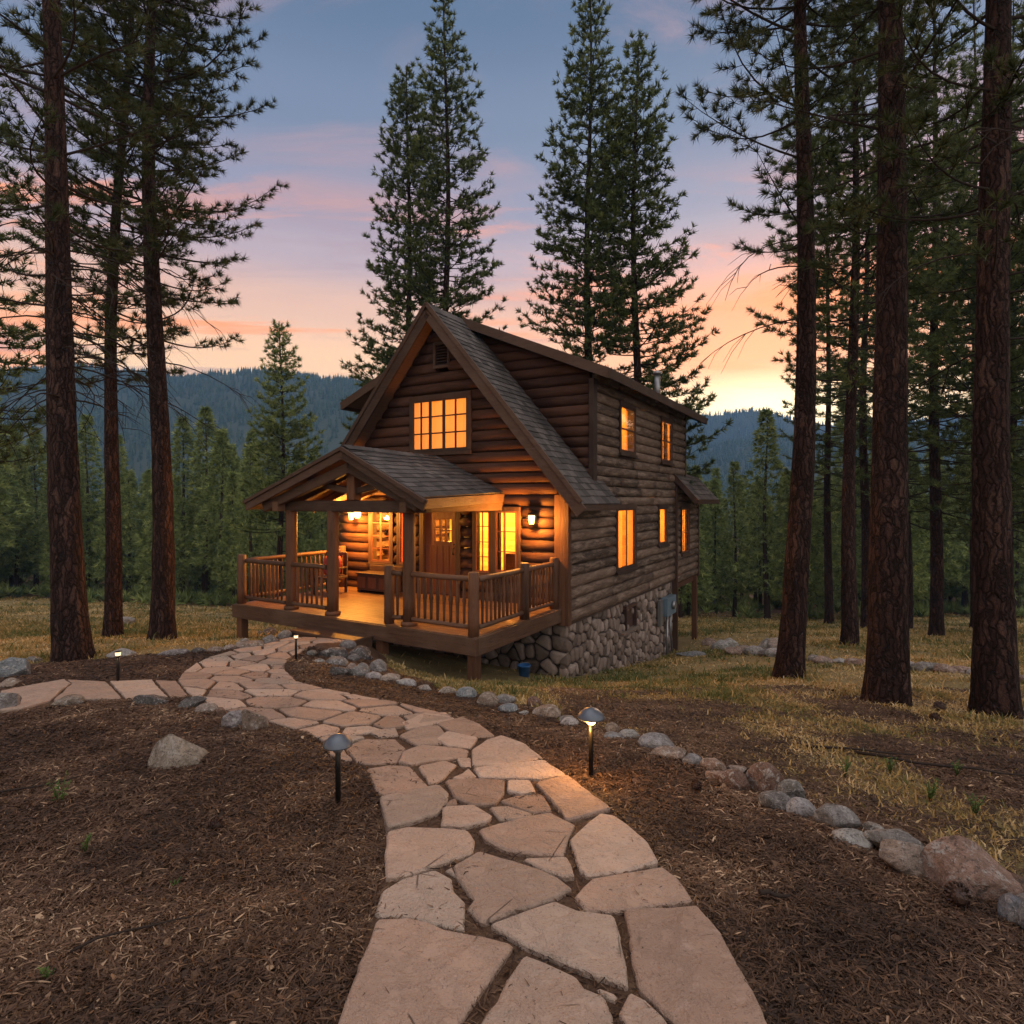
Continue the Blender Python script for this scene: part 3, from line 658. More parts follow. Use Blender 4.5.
for i in range(18): z = 2.6+i*.14; mb.box(-5.6, -1, 4.88, 4.9, z, z+.132); 
for i in range(17): z = .02+i*.14; mb.box(-6.4, -.2, 4.58, 4.6, z, z+.132)
mb.build('interior', M['inside'], CAB)
mb = MB()     # furniture glimpsed through the panes
def indoor(name, mb, label, cat):
    o = mb.build(name, M['darkwood']); o.matrix_world = CABM; tag(o, label, cat)
mb.box(-2.5, -1.9, 1.6, 2.0, 0, .9); indoor('cabinet', mb, 'low dark cabinet indoors behind the narrow pane right of the door', 'cabinet')
mb = MB(); mb.box(-1.6, -1.555, 1.2, 1.85, 0, 1.5); mb.box(-1.6, -.9, 1.852, 1.9, 0, 1.5)
for z in (.35, .75, 1.1, 1.45): mb.box(-1.556, -.9, 1.2, 1.853, z, z+.04)
indoor('bookshelf', mb, 'dark open shelf indoors behind the wide pane beside the right lantern', 'shelf')
def lamp(name, loc, e, col, rad=.08, parent=None):
    l = bpy.data.lights.new(name, 'POINT'); l.energy = e; l.color = col; l.shadow_soft_size = rad
    o = bpy.data.objects.new(name, l); COL.objects.link(o); o.location = loc
    if parent is not None: o.parent = parent
    return o
WARM = (1, .385, .05)
for loc, e in [((-4.6, 2.6, 2.1), 1400), ((-1.6, 2.9, 2.1), 300), ((-1.4, 6.4, 2.0), 560), ((-1.2, 9.0, 1.6), 450), ((-3.2, 3.2, 4.9), 620), ((-1.2, 3.1, 4.4), 190), ((-1.6, 7.0, 4.5), 360)]:
    lamp('room_light', loc, e, WARM, .1, CAB)
# foundation of rounded field stones
mb = MB(); mb.box(-6.45, -.08, .10, 7.95, -3.6, -.36); mb.build('foundation', M['mortar'], CAB)
def field_stones(pl, s0, s1, z0, z1, size, seed, skip=()):
    rnd = random.Random(seed); seeds = []; t = 0
    while t < 5000:
        q = (rnd.uniform(s0, s1), rnd.uniform(z0, z1)); t += 1; r = size*rnd.uniform(.7, 1.25)
        if all(((q[0]-o[0])*1.15)**2+((q[1]-o[1])*.85)**2 > r*r for o in seeds): seeds.append(q)
    mb = MB()
    for c in voronoi(seeds, s0, s1, z0, z1, .03):
        if len(c) < 3: continue
        cx = sum(p[0] for p in c)/len(c); cz = sum(p[1] for p in c)/len(c)
        if any(a < cx < b and u < cz < v for a, b, u, v in skip): continue
        poly = c
        for _ in range(2):
            q = []
            for i in range(len(poly)):
                a, b = poly[i], poly[(i+1) % len(poly)]
                q += [(a[0]*.78+b[0]*.22, a[1]*.78+b[1]*.22), (a[0]*.22+b[0]*.78, a[1]*.22+b[1]*.78)]
            poly = q
        n = len(poly); base = len(mb.v); r = rnd.random(); out = rnd.uniform(.05, .10)
        for (sc, o) in ((1, -.1), (1, out*.35), (.93, out*.75), (.75, out*.97), (.4, out*1.05)):
            for p in poly: mb.v.append(pl(cx+(p[0]-cx)*sc, o+rnd.uniform(-.006, .006), cz+(p[1]-cz)*sc))
        for L in range(4):
            for k in range(n): k2 = (k+1) % n; mb.face((base+L*n+k, base+L*n+k2, base+(L+1)*n+k2, base+(L+1)*n+k), r, True)
        mb.face([base+4*n+k for k in range(n)], r, True)
    return mb
FND = bpy.data.objects['foundation']
field_stones(lambda s, o, z: (o-.08, s, z), .02, 7.95, -3.3, -.36, .215, 3, [(3.5, 4.2, -1.15, -.6)]).build('stone_facing', M['fstone'], FND)
field_stones(lambda s, o, z: (s, .1-o, z), -6.4, -.05, -2.6, -.36, .28, 4).build('stone_facing', M['fstone'], FND)
mb = MB(); mb.box(-.06, .035, 0, 8.0, -.37, -.325); mb.build('ledge', M['fascia_y'], FND)
mb = MB(); mb.box(-.12, .06, 3.45, 3.52, -1.12, -.58); mb.box(-.12, .06, 4.2, 4.27, -1.12, -.58); mb.box(-.12, .06, 3.45, 4.27, -.58, -.50); mb.box(-.12, -.04, 3.5, 4.22, -1.12, -.58)
cv = mb.build('crawl_vent', M['darkwood'], CAB, .004)
mb = MB(); mb.box(-.1, .11, 3.1, 4.4, -1.2, -1.13); mb.build('sill', M['fstone'], cv, .01)
# meter box with conduit
mb = MB(); mb.box(.02, .24, 6.55, 7.5, -1.28, -.72); mt = mb.build('meter_box', M['meter'], CAB, .02)
mb = MB(); mb.tube([(.24, 7.05, -.98), (.34, 7.05, -.98)], [.13, .12], 16); mb.build('dial', M['steel'], mt)
mb = MB(); mb.tube([(.10, 6.95, -1.28), (.10, 6.95, -2.9)], .04, 8); mb.tube([(.09, 7.35, -1.28), (.09, 7.35, -1.9), (.09, 7.6, -2.7)], .03, 8); mb.box(.03, .12, 6.2, 6.5, -1.5, -.75); mb.build('conduit', M['steel'], mt)
# ------------------------------------------------------------------ roofs
def roof(name, e0, e1, r0, r1, th=.13, parent=CAB, row=.175, wmin=.16, wmax=.3, soff='soffit'):
    """corners: eave start / end, ridge start / end"""
    e0, e1, r0, r1 = map(Vector, (e0, e1, r0, r1))
    n = (e1-e0).cross(r0-e0).normalized(); n = n if n.z > 0 else -n
    q = lambda u, v: (e0.lerp(e1, u)).lerp(r0.lerp(r1, u), v)
    mb = MB(); LS = (r0-e0).length; LU = (e1-e0).length; nr = int(LS/row)
    for i in range(nr+1):
        v0 = i/nr-.001*(i == 0); v1 = min(1, (i+1.12)/nr)
        if i == nr: v0, v1 = 1-.12/nr*2, 1
        u = -random.uniform(0, .2)/LU
        while u < 1:
            w = random.uniform(wmin, wmax)/LU; a, b = max(0, u), min(1, u+w-.006/LU); u += w
            if b-a < .004: continue
            j = random.uniform(-.012, .012)/LS; r = random.random(); up = random.uniform(.018, .027)
            bl, br, tl, tr = q(a, max(0, v0+j) if i else v0-.03/LS), q(b, max(0, v0+j) if i else v0-.03/LS), q(a, v1), q(b, v1)
            mb.add([bl+n*up, br+n*up, tr+n*.006, tl+n*.006, bl+n*.001, br+n*.001], [(0, 1, 2, 3), (4, 5, 1, 0), (4, 0, 3), (1, 5, 2)], r)
    o = mb.build(name, M['shingle'], parent, fix=False)
    mb = MB(); mb.poly([e0, e1, r1, r0], -n*th); mb.build('soffit', M[soff], o)
    return o, q, n
# main gable roof, front strip (the shed dormers take over behind)
ez, rz = 2.24, 6.72
for sg in (1, -1):
    W_ = 3.86 if sg > 0 else 4.2; E_ = 5.10 if sg > 0 else 5.04
    X = lambda d: AP+sg*d
    o, q, n = roof('main_roof', (X(3.80), -.5, ez-.05), (X(3.80), 1.72, ez-.05), (X(0), -.5, rz), (X(0), 1.72, rz))
    mb = MB()        # rake boards: a wide one and a second stepped behind it
    A, B = Vector((X(3.86), -.505, ez-.24)), Vector((X(0), -.505, rz-.17))
    mb.bar(A, B, .05, .25, (0, 0, 1)); A2, B2 = A+Vector((0, .0, .15)), B+Vector((0, 0, .17)); 
    mb.build('rake_board', M['fascia_x'], o, .006)
    mb = MB(); mb.bar(A2+Vector((0, -.035, .06)), B2+Vector((0, -.035, .03)), .05, .09, (0, 0, 1)); mb.build('rake_trim', M['fascia_x'], o, .004)
    mb = MB(); mb.bar((X(3.78), -.47, ez-.13), (X(3.78), 1.66, ez-.13), .05, .17); mb.build('fascia', M['fascia_y'], o, .005)
    # shed dormer roof
    o2, q2, n2 = roof('dormer_roof', (X(W_), .92, E_), (X(W_), 10.1, E_), (X(0), .92, 6.78), (X(0), 10.1, 6.78))
    mb = MB(); mb.bar((X(W_+.04), .90, E_-.11), (X(0), .90, 6.69), .05, .22); mb.build('rake_board', M['fascia_x'], o2, .006)
    mb = MB(); mb.bar((X(W_+.02), .87, E_-.1), (X(W_+.02), 10.12, E_-.1), .05, .22); mb.build('fascia', M['fascia_y'], o2, .006)
    mb = MB(); mb.bar((X(W_+.04), 10.12, E_-.11), (X(0), 10.12, 6.69), .05, .22); mb.build('rake_board', M['fascia_x'], o2, .006)
    if sg > 0:
        mb = MB(); mb.tube([(.15, 5.8, 5.1), (.15, 5.8, 5.92)], .085, 12); mb.lathe((.15, 5.8, 5.90), [(.12, 0), (.12, .07), (.02, .12)], 12); mb.build('vent_pipe', M['steel'], o2)
mb = MB()
for i in range(12): y = -.5+i*.19; mb.poly([(AP-.16, y, rz-.15), (AP, y, rz+.045), (AP+.16, y, rz-.15), (AP, y, rz+.02)], (0, .2, .012))
for i in range(44): y = 1.75+i*.19; mb.poly([(AP-.18, y, 6.73), (AP, y, 6.83), (AP+.18, y, 6.73), (AP, y, 6.80)], (0, .2, .01))
mb.build('ridge_cap', M['shingle'], CAB)
# hood roof over the bump-out
o, q, n = roof('hood_roof', (.76, 7.9, 2.28), (.76, 11.05, 2.28), (.06, 7.9, 3.06), (.06, 11.05, 3.06), th=.08)
mb = MB(); mb.bar((.80, 7.88, 2.17), (.0, 7.88, 3.06), .05, .16); mb.build('rake_board', M['trim'], o, .005); mb = MB(); mb.bar((.78, 7.91, 2.19), (.78, 11.08, 2.19), .05, .15); mb.build('fascia', M['trim'], o, .005)
roof('hood_roof', (.06, 9.22, 3.05), (.06, 11.05, 3.05), (-3.1, 9.22, 4.2), (-3.1, 11.05, 4.2), th=.1)
mb = MB(); mb.bar((.12, 10.3, -.46), (.12, 10.3, -3.2), .17, .17, (0, 1, 0)); mb.build('support_post', M['post'], CAB, .01)
mb = MB(); mb.bar((-2.6, 10.3, -.46), (-2.6, 10.3, -3.6), .17, .17, (0, 1, 0)); mb.build('support_post', M['post'], CAB, .01)
# ------------------------------------------------------------------ porch
PF = -3.38
rf, rb = (-2.95, PF, 3.22), (-3.3, .0, 3.27)
erf, erb = (-1.10, PF, 2.30), (-1.55, -.0, 2.42)
elf, elb = (-5.68, PF, 2.26), (-5.9, 0., 2.30)
pr, q, n = roof('porch_roof', erf, erb, rf, rb, th=.10)
mb = MB(); mb.bar(Vector(erf)+Vector((.02, 0, -.12)), Vector(erb)+Vector((.02, 0, -.12)), .05, .18); mb.build('fascia', M['rail_y'], pr, .006)
pl_, q, n = roof('porch_roof', elf, elb, rf, rb, th=.10)
mb = MB(); mb.bar(Vector(elf)+Vector((-.02, 0, -.12)), Vector(elb)+Vector((-.02, 0, -.12)), .05, .18); mb.build('fascia', M['rail_y'], pl_, .006)
for roo, e in ((pr, erf), (pl_, elf)):
    e = Vector(e); r = Vector(rf); d = (r-e).normalized()
    mb = MB(); mb.bar(e-d*.10+Vector((0, -.02, -.10)), r+Vector((0, -.02, -.11)), .05, .20); mb.bar(e-d*.12+Vector((0, -.06, -.02)), r+Vector((0, -.06, -.02)), .05, .07)
    mb.build('rake_board', M['fascia_x'], roo, .006)
    mb = MB(); e2 = e.lerp(r, .10)+Vector((0, .16, -.26)); mb.bar(e2, r+Vector((0, .16, -.36)), .12, .20); mb.build('rafter', M['fascia_x'], roo, .02)
    for f in (.3, .55, .8): 
        m2 = MB(); y = PF+3.38*f; a = Vector((e.x+((-.45 if e.x > -3 else -.22)*f+(-.08 if e.x > -3 else .08)), y, e.z-.13+.1*f*(e.x > -3))); b = Vector((rf[0]-.35*f, y, rf[2]-.17)); m2.bar(a, b, .10, .14); m2.build('rafter', M['soffit'], roo, .01)
mb = MB()
for i in range(17): f = i/17; mb.poly([(rf[0]-.35*f-.15, PF+3.38*f, rf[2]-.03), (rf[0]-.35*f, PF+3.38*f, rf[2]+.055), (rf[0]-.35*f+.15, PF+3.38*f, rf[2]-.03), (rf[0]-.35*f, PF+3.38*f, rf[2]+.03)], (-.02, .21, .012))
mb.build('ridge_cap', M['shingle'], pr)
# beams and truss
def logbar(name, a, b, r, mat='post', parent=CAB, n=12, wob=.06):
    mb = MB(); a, b = Vector(a), Vector(b); k = max(2, int((b-a).length/.35)); mb.tube([a.lerp(b, i/k) for i in range(k+1)], r, n, wob=wob); return mb.build(name, M[mat], parent)
mb = MB(); mb.bar((-5.6, -3.0, 2.13), (-1.25, -3.0, 2.13), .2, .22); mb.build('tie_beam', M['fascia_x'], CAB, .03)
mb = MB(); mb.bar((-3.05, -3.02, 2.24), (-3.05, -3.02, 2.98), .2, .2, (0, 1, 0)); mb.build('king_post', M['post'], CAB, .02)
for x in (-5.0, -1.6): mb = MB(); mb.bar((x, -3.3, 2.12+(.0)), (x, -.05, 2.12), .16, .2); mb.build('porch_beam', M['soffit'], CAB, .02)
for i, f in ((-4.3, 2.45), (-1.95, 2.5)):
    mb = MB(); mb.bar((-3.05, -3.0, 2.4), (i, -3.0, 2.62 if i < -3 else 2.62), .12, .12); mb.build('truss_strut', M['fascia_x'], CAB, .02)
for x in (-4.85, -3.64, -1.70):
    p = logbar('porch_post', (x, -3.0, .0), (x, -3.0, 2.04), .115)
    mb = MB(); mb.lathe((x, -3.0, 0), [(.15, 0.), (.15, .06), (.12, .08)], 16); mb.build('post_base', M['post'], p)
# deck
mb = MB(); y = -3.2
while y < -.02:
    mb.box(-6.42, -.12, y, min(y+.135, -.02), -.035, 0, random.random()); y += .141
dk = mb.build('deck', M['deck'], CAB)
mb = MB(); mb.box(-6.46, -.08, -3.25, -3.205, -.29, -.012); mb.build('fascia', M['rail_x'], dk, .004)
for xa, xb in ((-.115, -.07), (-6.47, -6.425)): mb = MB(); mb.box(xa, xb, -3.2, -.02, -.29, -.012); mb.build('fascia', M['rail_y'], dk, .004)
mb = MB()
for x in np.arange(-6.2, -.3, .5): mb.box(x, x+.05, -3.2, 0, -.24, -.056)
mb.box(-6.42, -.12, -3.2, .08, -.054, -.038)  # solid sheet added under the boards to stop porch light leaking below
mb.build('joist_and_light_block', M['soffit'], dk)
for x, yy in ((-.22, -3.1), (-2.25, -3.1), (-6.32, -3.1), (-4.3, -3.1)):
    w = wp(x, yy, 0); g = z1(w.x, w.y); mb = MB(); mb.box(x-.085, x+.085, yy-.085, yy+.085, g-.2, -.291); mb.build('support_post', M['post'], CAB, .01)
mb = MB(); mb.box(-3.98, -2.30, -3.78, -3.26, -.235, -.19); mb.box(-3.95, -2.33, -3.74, -3.28, -.75, -.236); mb.build('step', M['rail_x'], CAB, .008)
# railings
def rail(a, b, axis):
    a, b = Vector(a), Vector(b); m = 'rail_'+axis; d = (b-a); L = d.length; d.normalize(); z = Vector((0, 0, 1))
    mb = MB(); k = max(2, int(L/.3)); mb.tube([a.lerp(b, i/k)+z*(.93+random.uniform(-.006, .006)) for i in range(k+1)], .048, 10, wob=.08); r = mb.build('railing', M[m], CAB)
    mb = MB(); mb.tube([a.lerp(b, i/k)+z*(.13+random.uniform(-.006, .006)) for i in range(k+1)], .042, 10, wob=.08); mb.build('bottom_rail', M[m], r)
    nb = max(1, round(L/.135)-1)
    for i in range(nb):
        p = a+d*L*(i+1)/(nb+1); mb = MB(); s = random.uniform(.85, 1.15)
        mb.tube([p+z*.13, p+z*.3, p+z*.5, p+z*.55, p+z*.62, p+z*.8, p+z*.93], [.022*s, .026*s, .03*s, .04*s, .03*s, .026*s, .02*s], 7, wob=.12); mb.build('baluster', M['post'], r)
def rpost(x, y, h=1.06, r=.095, z0=0.):
    mb = MB(); mb.tube([(x, y, z0), (x, y, .3), (x, y, .7), (x, y, h-.02), (x, y, h)], [r, r, r*.98, r*.97, r*.8], 12, wob=.06); mb.build('railing_post', M['post'], CAB)
RY = -3.05
for x, y, z0 in ((-6.34, RY-.05, 0), (-2.13, RY, 0), (-.22, RY-.07, -.02), (-.2, -1.45, 0), (-.2, -.2, 0), (-6.34, -.2, 0)): rpost(x, y, z0=z0)
rail((-6.25, RY, 0), (-4.96, RY, 0), 'x'); rail((-4.74, RY, 0), (-3.76, RY, 0), 'x'); rail((-2.04, RY, 0), (-1.82, RY, 0), 'x'); rail((-1.58, RY, 0), (-.32, RY, 0), 'x')
rail((-.2, RY+.03, 0), (-.2, -1.54, 0), 'y'); rail((-.2, -1.36, 0), (-.2, -.28, 0), 'y'); rail((-6.34, RY+.03, 0), (-6.34, -.28, 0), 'y')
# lanterns
def lantern(name, x, y, z, e, wall=True):
    mb = MB(); 
    if wall: mb.box(x-.05, x+.05, -.10, -.085, z-.02, z+.2); mb.tube([(x, -.09, z+.16), (x, y, z+.2), (x, y, z+.14)], .012, 6)
    mb.lathe((x, y, z+.09), [(.085, 0), (.07, .02), (.02, .06)], 10); mb.lathe((x, y, z-.115), [(.05, 0), (.06, .015)], 10)
    for k in range(4): t = k*math.pi/2+.4; mb.bar((x+.06*math.cos(t), y+.06*math.sin(t), z-.10), (x+.075*math.cos(t), y+.075*math.sin(t), z+.09), .008, .008, (1, 0.01, 0))
    o = mb.build(name, M['black'], CAB)
    mb = MB(); mb.lathe((x, y, z-.098), [(.045, 0), (.062, .09), (.066, .18)], 12); mb.build('glass', M['lantern_glass'], o)
    lamp('lantern_light', (x, y-.10, z-.02), e, (1, .37, .05), .05, CAB)
lantern('wall_lantern', -.72, -.22, 1.84, 250)
lantern('wall_lantern', -6.0, -.22, 1.84, 270)
# ------------------------------------------------------------------ conifers
def norm(a): return a/np.maximum(np.linalg.norm(a, axis=-1, keepdims=True), 1e-9)
def blades(C, D, n, length, width, spread, rg, up=.25, two=False):
    """needle clusters: C centres, D axis of each cluster; n thin triangles each"""
    N = len(C); A = np.repeat(norm(D), n, 0); c = np.repeat(C, n, 0)
    v = norm(A*rg.uniform(.1, 1.3, (N*n, 1))+norm(rg.normal(size=(N*n, 3)))*spread+np.array([0, 0, up]))
    L = length*rg.uniform(.6, 1.15, (N*n, 1)); s = norm(np.cross(v, rg.normal(size=(N*n, 3))))*width*rg.uniform(.7, 1.2, (N*n, 1))/2
    V = np.stack([c-s, c+s, c+v*L], 1).reshape(-1, 3)
    return V, np.arange(N*n*3).reshape(-1, 3)
def tubes(polys, n=4):
    """list of (pts (k,3), radii (k,))"""
    Vs, Fs, b = [], [], 0
    for pts, rad in polys:
        k = len(pts); d = norm(np.gradient(pts, axis=0)); u = norm(np.cross(d, np.array([.31, .17, .93]))); w = np.cross(d, u)
        t = np.arange(n)*2*np.pi/n
        ring = pts[:, None]+(u[:, None]*np.cos(t)[None, :, None]+w[:, None]*np.sin(t)[None, :, None])*rad[:, None, None]
        Vs.append(ring.reshape(-1, 3)); i = np.arange(k-1)[:, None]*n; j = np.arange(n)[None]; j2 = (j+1) % n
        Fs.append((b+np.stack([i+j, i+j2, i+n+j2, i+n+j], -1)).reshape(-1, 4)); b += k*n
    return np.concatenate(Vs), np.concatenate(Fs)
def trunk_mesh(H, r0, lean, rg, seg=28, step=.22, flare=1.2, rough=.05):
    k = int(H/step)+2; z = np.linspace(-.4, H, k); t = np.clip(z/H, 0, 1)
    rad = r0*(1-.90*t**.9)*(1+(flare-1)*np.exp(-np.clip(z, 0, 9)/.45))
    cx = lean[0]*t+.09*np.sin(z*.38+rg.uniform(0, 6)); cy = lean[1]*t+.09*np.sin(z*.33+rg.uniform(0, 6))
    th = np.arange(seg)*2*np.pi/seg; T, Z = np.meshgrid(th, z)
    bump = 1+rough*(vnoise(T*6/np.pi*1.7+50, Z*1.6, int(rg.integers(999)))-.5)*2+rough*.8*(vnoise(T*14/np.pi+9, Z*4, int(rg.integers(999)))-.5)
    lobes = 1+.10*np.exp(-np.clip(Z, 0, 9)/.35)*np.sin(T*5+rg.uniform(0, 6))
    Rr = rad[:, None]*bump*lobes
    V = np.stack([cx[:, None]+Rr*np.cos(T), cy[:, None]+Rr*np.sin(T), Z], -1).reshape(-1, 3)
    i = np.arange(k-1)[:, None]*seg; j = np.arange(seg)[None]; j2 = (j+1) % seg
    F = np.stack([i+j, i+j2, i+seg+j2, i+seg+j], -1).reshape(-1, 4)
    cen = lambda zz: np.array([np.interp(zz, z, cx), np.interp(zz, z, cy), zz]); rr = lambda zz: float(np.interp(zz, z, rad))
    return V, F, cen, rr
def pine(name, label, cat, base, H, r0, lean, zc, R0, seed, group=None, nbr=90, tuft=30, nl=.17, nw=.015, twig_step=.17, shape='round', droop=.1, dead=0, dead_to=0, mat='needle', side=None, bark='bark', zfull=None, spread=.75, asc=.15):
    rg = np.random.default_rng(seed); V, F, cen, rr = trunk_mesh(H, r0, lean, rg)
    root = thing(name, label, cat, tuple(base), 0, group)
    link('trunk', np_mesh('trunk', V, F, None, True), M[bark], root)
    polys, TC, TD = [], [], []; zs = np.sort(zc+(H-.3-zc)*rg.uniform(0, 1, nbr)**.92)
    ga = rg.uniform(0, 6)
    for z in zs:
        t = (z-zc)/(H-zc); ga += 2.4+rg.uniform(-.5, .5); a = ga
        if shape == 'round': R_ = R0*(.55+.75*min(t/.25, 1)-.30*min(t/.25, 1))*(1-t**2.2)**.8+.25
        else: R_ = R0*(1-t)**.72*(.8+.2*min(1, t/.12))+.2
        L = R_*(rg.uniform(.62, 1.12) if shape == 'round' else rg.uniform(.74, 1.03))
        if side is not None and z < side[1]:
            L *= (.35+.65*max(0, math.cos(a-side[0])))
        o = np.array([math.cos(a), math.sin(a), 0]); p0 = cen(z)+o*rr(z)*.8; k = 7; s = np.linspace(0, 1, k)
        sl = asc+.75*t*(1 if shape != 'round' else .6)+rg.uniform(-.18, .18); wv = rg.uniform(-.25, .25)
        side_v = np.array([-o[1], o[0], 0])
        pts = p0+o*(s*L)[:, None]+side_v*(wv*L*np.sin(s*2.5))[:, None]+np.array([0, 0, 1])*(L*(sl*s-droop*2.2*s*(1-.55*s)+.22*s**3))[:, None]
        rb = max(.008, .010*L+.006); polys.append((pts, np.linspace(rb, .005, k)))
        d = twig_step*.5; si = 1
        st = .18 if t > .25 else .38
        tw = np.arange(L*st, L, twig_step)
        for q in tw:
            f = q/L; p = np.array([np.interp(f, s, pts[:, c]) for c in range(3)]); si = -si
            tl = (.20+.42*(1-f))*min(1, L/1.6)*rg.uniform(.6, 1.25)
            dv = o*rg.uniform(.5, .95)+side_v*si*rg.uniform(.5, 1.)+np.array([0, 0, rg.uniform(-.15, .45)]); dv /= np.linalg.norm(dv)
            e = p+dv*tl+np.array([0, 0, .10*tl]); m = p+dv*tl*.5-np.array([0, 0, .04*tl])
            polys.append((np.array([p, m, e]), np.array([.007, .005, .003])))
            TC.append(e); TD.append(dv+[0, 0, .3])
            for g_ in np.arange(.35, .95, .12/max(tl, .13)): TC.append(p*(1-g_)**2+m*2*g_*(1-g_)+e*g_*g_); TD.append(dv*1.3)
            if tl > .28 and rg.uniform() < .7:
                d2 = dv+side_v*rg.uniform(-.9, .9)+np.array([0, 0, rg.uniform(-.2, .5)]); d2 /= np.linalg.norm(d2); e2 = m+d2*tl*.5
                polys.append((np.array([m, e2]), np.array([.005, .003]))); TC.append(e2); TD.append(d2+[0, 0, .3])
        TC.append(pts[-1]); TD.append(pts[-1]-pts[-2]+np.array([0, 0, .02]))
    for i in range(dead):
        z = rg.uniform(dead_to, zc+.15*(H-zc)); a = rg.uniform(0, 6.28) if side is None else side[0]+rg.normal()*.9; L = rg.uniform(.5, 1.)*R0*.9; o = np.array([math.cos(a), math.sin(a), 0]); sv = np.array([-o[1], o[0], 0])
        k = 7; s = np.linspace(0, 1, k); w = rg.uniform(-.3, .3)
        pts = cen(z)+o*(rr(z)*.8+s*L)[:, None]+sv*(w*L*np.sin(s*3))[:, None]+np.array([0, 0, 1])*(L*(.12*s-.55*s**2))[:, None]
        polys.append((pts, np.linspace(.016, .004, k)))
        for q in rg.uniform(.35, 1, 5):
            p = np.array([np.interp(q, s, pts[:, c]) for c in range(3)]); dv = o*.6+sv*rg.choice([-1, 1])*rg.uniform(.3, .9)+np.array([0, 0, rg.uniform(-.9, .1)])
            polys.append((np.array([p, p+dv*.2*L, p+dv*.36*L-[0, 0, .08*L]]), np.array([.007, .005, .003])))
    bv, bf = tubes(polys); link('branches', np_mesh('branches', bv, bf), M['branch'], root)
    TC, TD = np.array(TC), np.array(TD)
    V, F = blades(TC, TD, tuft, nl, nw, spread, rg); rn = np.repeat(np.clip(rg.normal(.42, .22, len(TC)), 0, 1), tuft)+rg.normal(0, .1, len(TC)*tuft)
    link('crown', np_mesh('crown', V, F, np.clip(rn, 0, 1)), M[mat], root)
    return root
def B3(px, py, d): p = P(px, py, d); return (p[0], p[1], z1(p[0], p[1])-.03)
def leanx(px_top, y_top, px, d): return (px_top-px)*d/FPX
HERO = 'tall red-barked pines standing round the cabin'
def hero(label, px, py, d, dia, topx, H, zc, R0, seed, **k):
    b = B3(px, py, d); zt = EYE+HZ*d/FPX-b[2]                       # height at which the stem leaves the photograph
    pine('pine_tree', label, 'tree', b, H, dia/2, ((topx-px)*d/FPX*H/zt, rng.uniform(-.2, .2)), zc, R0, seed, **k)
hero('thick red-barked pine with bare lower limbs, at left beside the stone walk', 75, 660, 9.5, .50, 45, 19, 5.2, 2.3, 1, nbr=64, dead=34, dead_to=4.2, twig_step=.26)
hero('slim red-barked pine in the meadow grass between two thicker trunks at left', 107, 638, 15, .40, 124, 22, 6.4, 2.0, 2, nbr=150, dead=6, dead_to=5.5, nl=.19, nw=.017)
hero('red-barked pine at left nearest the porch, full crown reaching over the sky', 158, 640, 13, .48, 152, 21, 6.0, 2.25, 3, nbr=160, dead=8, dead_to=5.2, nl=.18, nw=.016)
hero('straight pine right of the cabin with drooping bare twigs below its left-hand boughs', 793, 678, 10.5, .45, 803, 20, 6.6, 2.3, 4, nbr=95, dead=5, dead_to=6.0, side=(math.pi, 11), nl=.18, nw=.015)
hero('stoutest red-barked pine on the right, standing in the orange grass', 890, 703, 8, .50, 887, 21, 6.3, 2.1, 5, nbr=90, dead=8, dead_to=5.5)
hero('red-barked pine at the right edge of the yard nearest the boulder row', 1003, 718, 7.2, .44, 995, 20, 5.2, 2.0, 6, nbr=90, dead=10, dead_to=4.)
hero('slender pine behind the right-hand stone line, seen between two bigger trunks', 851, 645, 17, .44, 851, 20, 7.0, 2.6, 7, nbr=130, nl=.2, nw=.022, mat='needle_mid')
hero('thin reddish pine trunk in the right meadow half hidden behind the edge pine', 985, 645, 19, .42, 985, 19, 5.0, 2.8, 8, nbr=120, nl=.2, nw=.024, mat='needle_mid')
def tall(label, px, d, ytop, R0, seed, zc=3.0, shape='cone', nbr=150, dia=.5, name='pine_tree', **k):
    x = (px-512)*d/FPX; g = z1(x, d); H = EYE+(HZ-ytop)*d/FPX-g; k.setdefault('group', None)
    k = dict(dict(nl=.24, nw=.040, tuft=13, twig_step=.24, mat='needle_mid', droop=.12, asc=-.02, bark='bark'), **k)
    pine(name, label, 'tree', (x, d, g-.1), H, dia/2, (0, 0), zc, R0, seed, nbr=nbr, shape=shape, **k)
tall('tallest dark pine directly behind the gable peak', 446, 25, -8, 3.0, 11, 6.5, nbr=245, tuft=13, nw=.045)
tall('dark pine behind the left roof slope, shorter partner of the one beside it', 408, 26.5, 62, 2.9, 12, 6.5, nbr=245, tuft=13, nw=.045)
tall('tall dark pine behind the cabin roof with its tip out of the picture', 589, 24, -18, 3.1, 13, 6.5, nbr=245, tuft=13, nw=.045)
tall('dark pine behind the cabin vent pipe, slightly shorter than the pine on its left', 636, 23, 36, 3.4, 14, 5, nbr=245, tuft=13, nw=.045)
tall('lone green conifer left of the porch standing clear above the forest', 281, 33, 322, 2.7, 15, 2.2, nbr=190, dia=.4, name='conifer_tree', mat='needle_far', nw=.045, nl=.26)
RB = 'tall pines crowding the right background'
for i, (px, d, yt, R0, zc) in enumerate([(935, 24, -60, 3.3, 4.6), (1040, 20, -80, 3.2, 4.0), (905, 31, -10, 3.4, 5.5), (975, 33, -40, 3.6, 5.), (865, 30, 20, 3.2, 7.5), (828, 36, 120, 3.0, 7.), (1075, 27, -60, 3.4, 4.), (1120, 22, -60, 3.2, 4), (1010, 28, 0, 3.3, 4.5)]):
    tall('tall pine in the crowded stand behind the right-hand trunks', px, d, yt, R0, 30+i, zc, group=RB, nbr=165, nw=.046, nl=.28, tuft=11, twig_step=.30)
LB = 'tall pines behind the left-hand trunks'
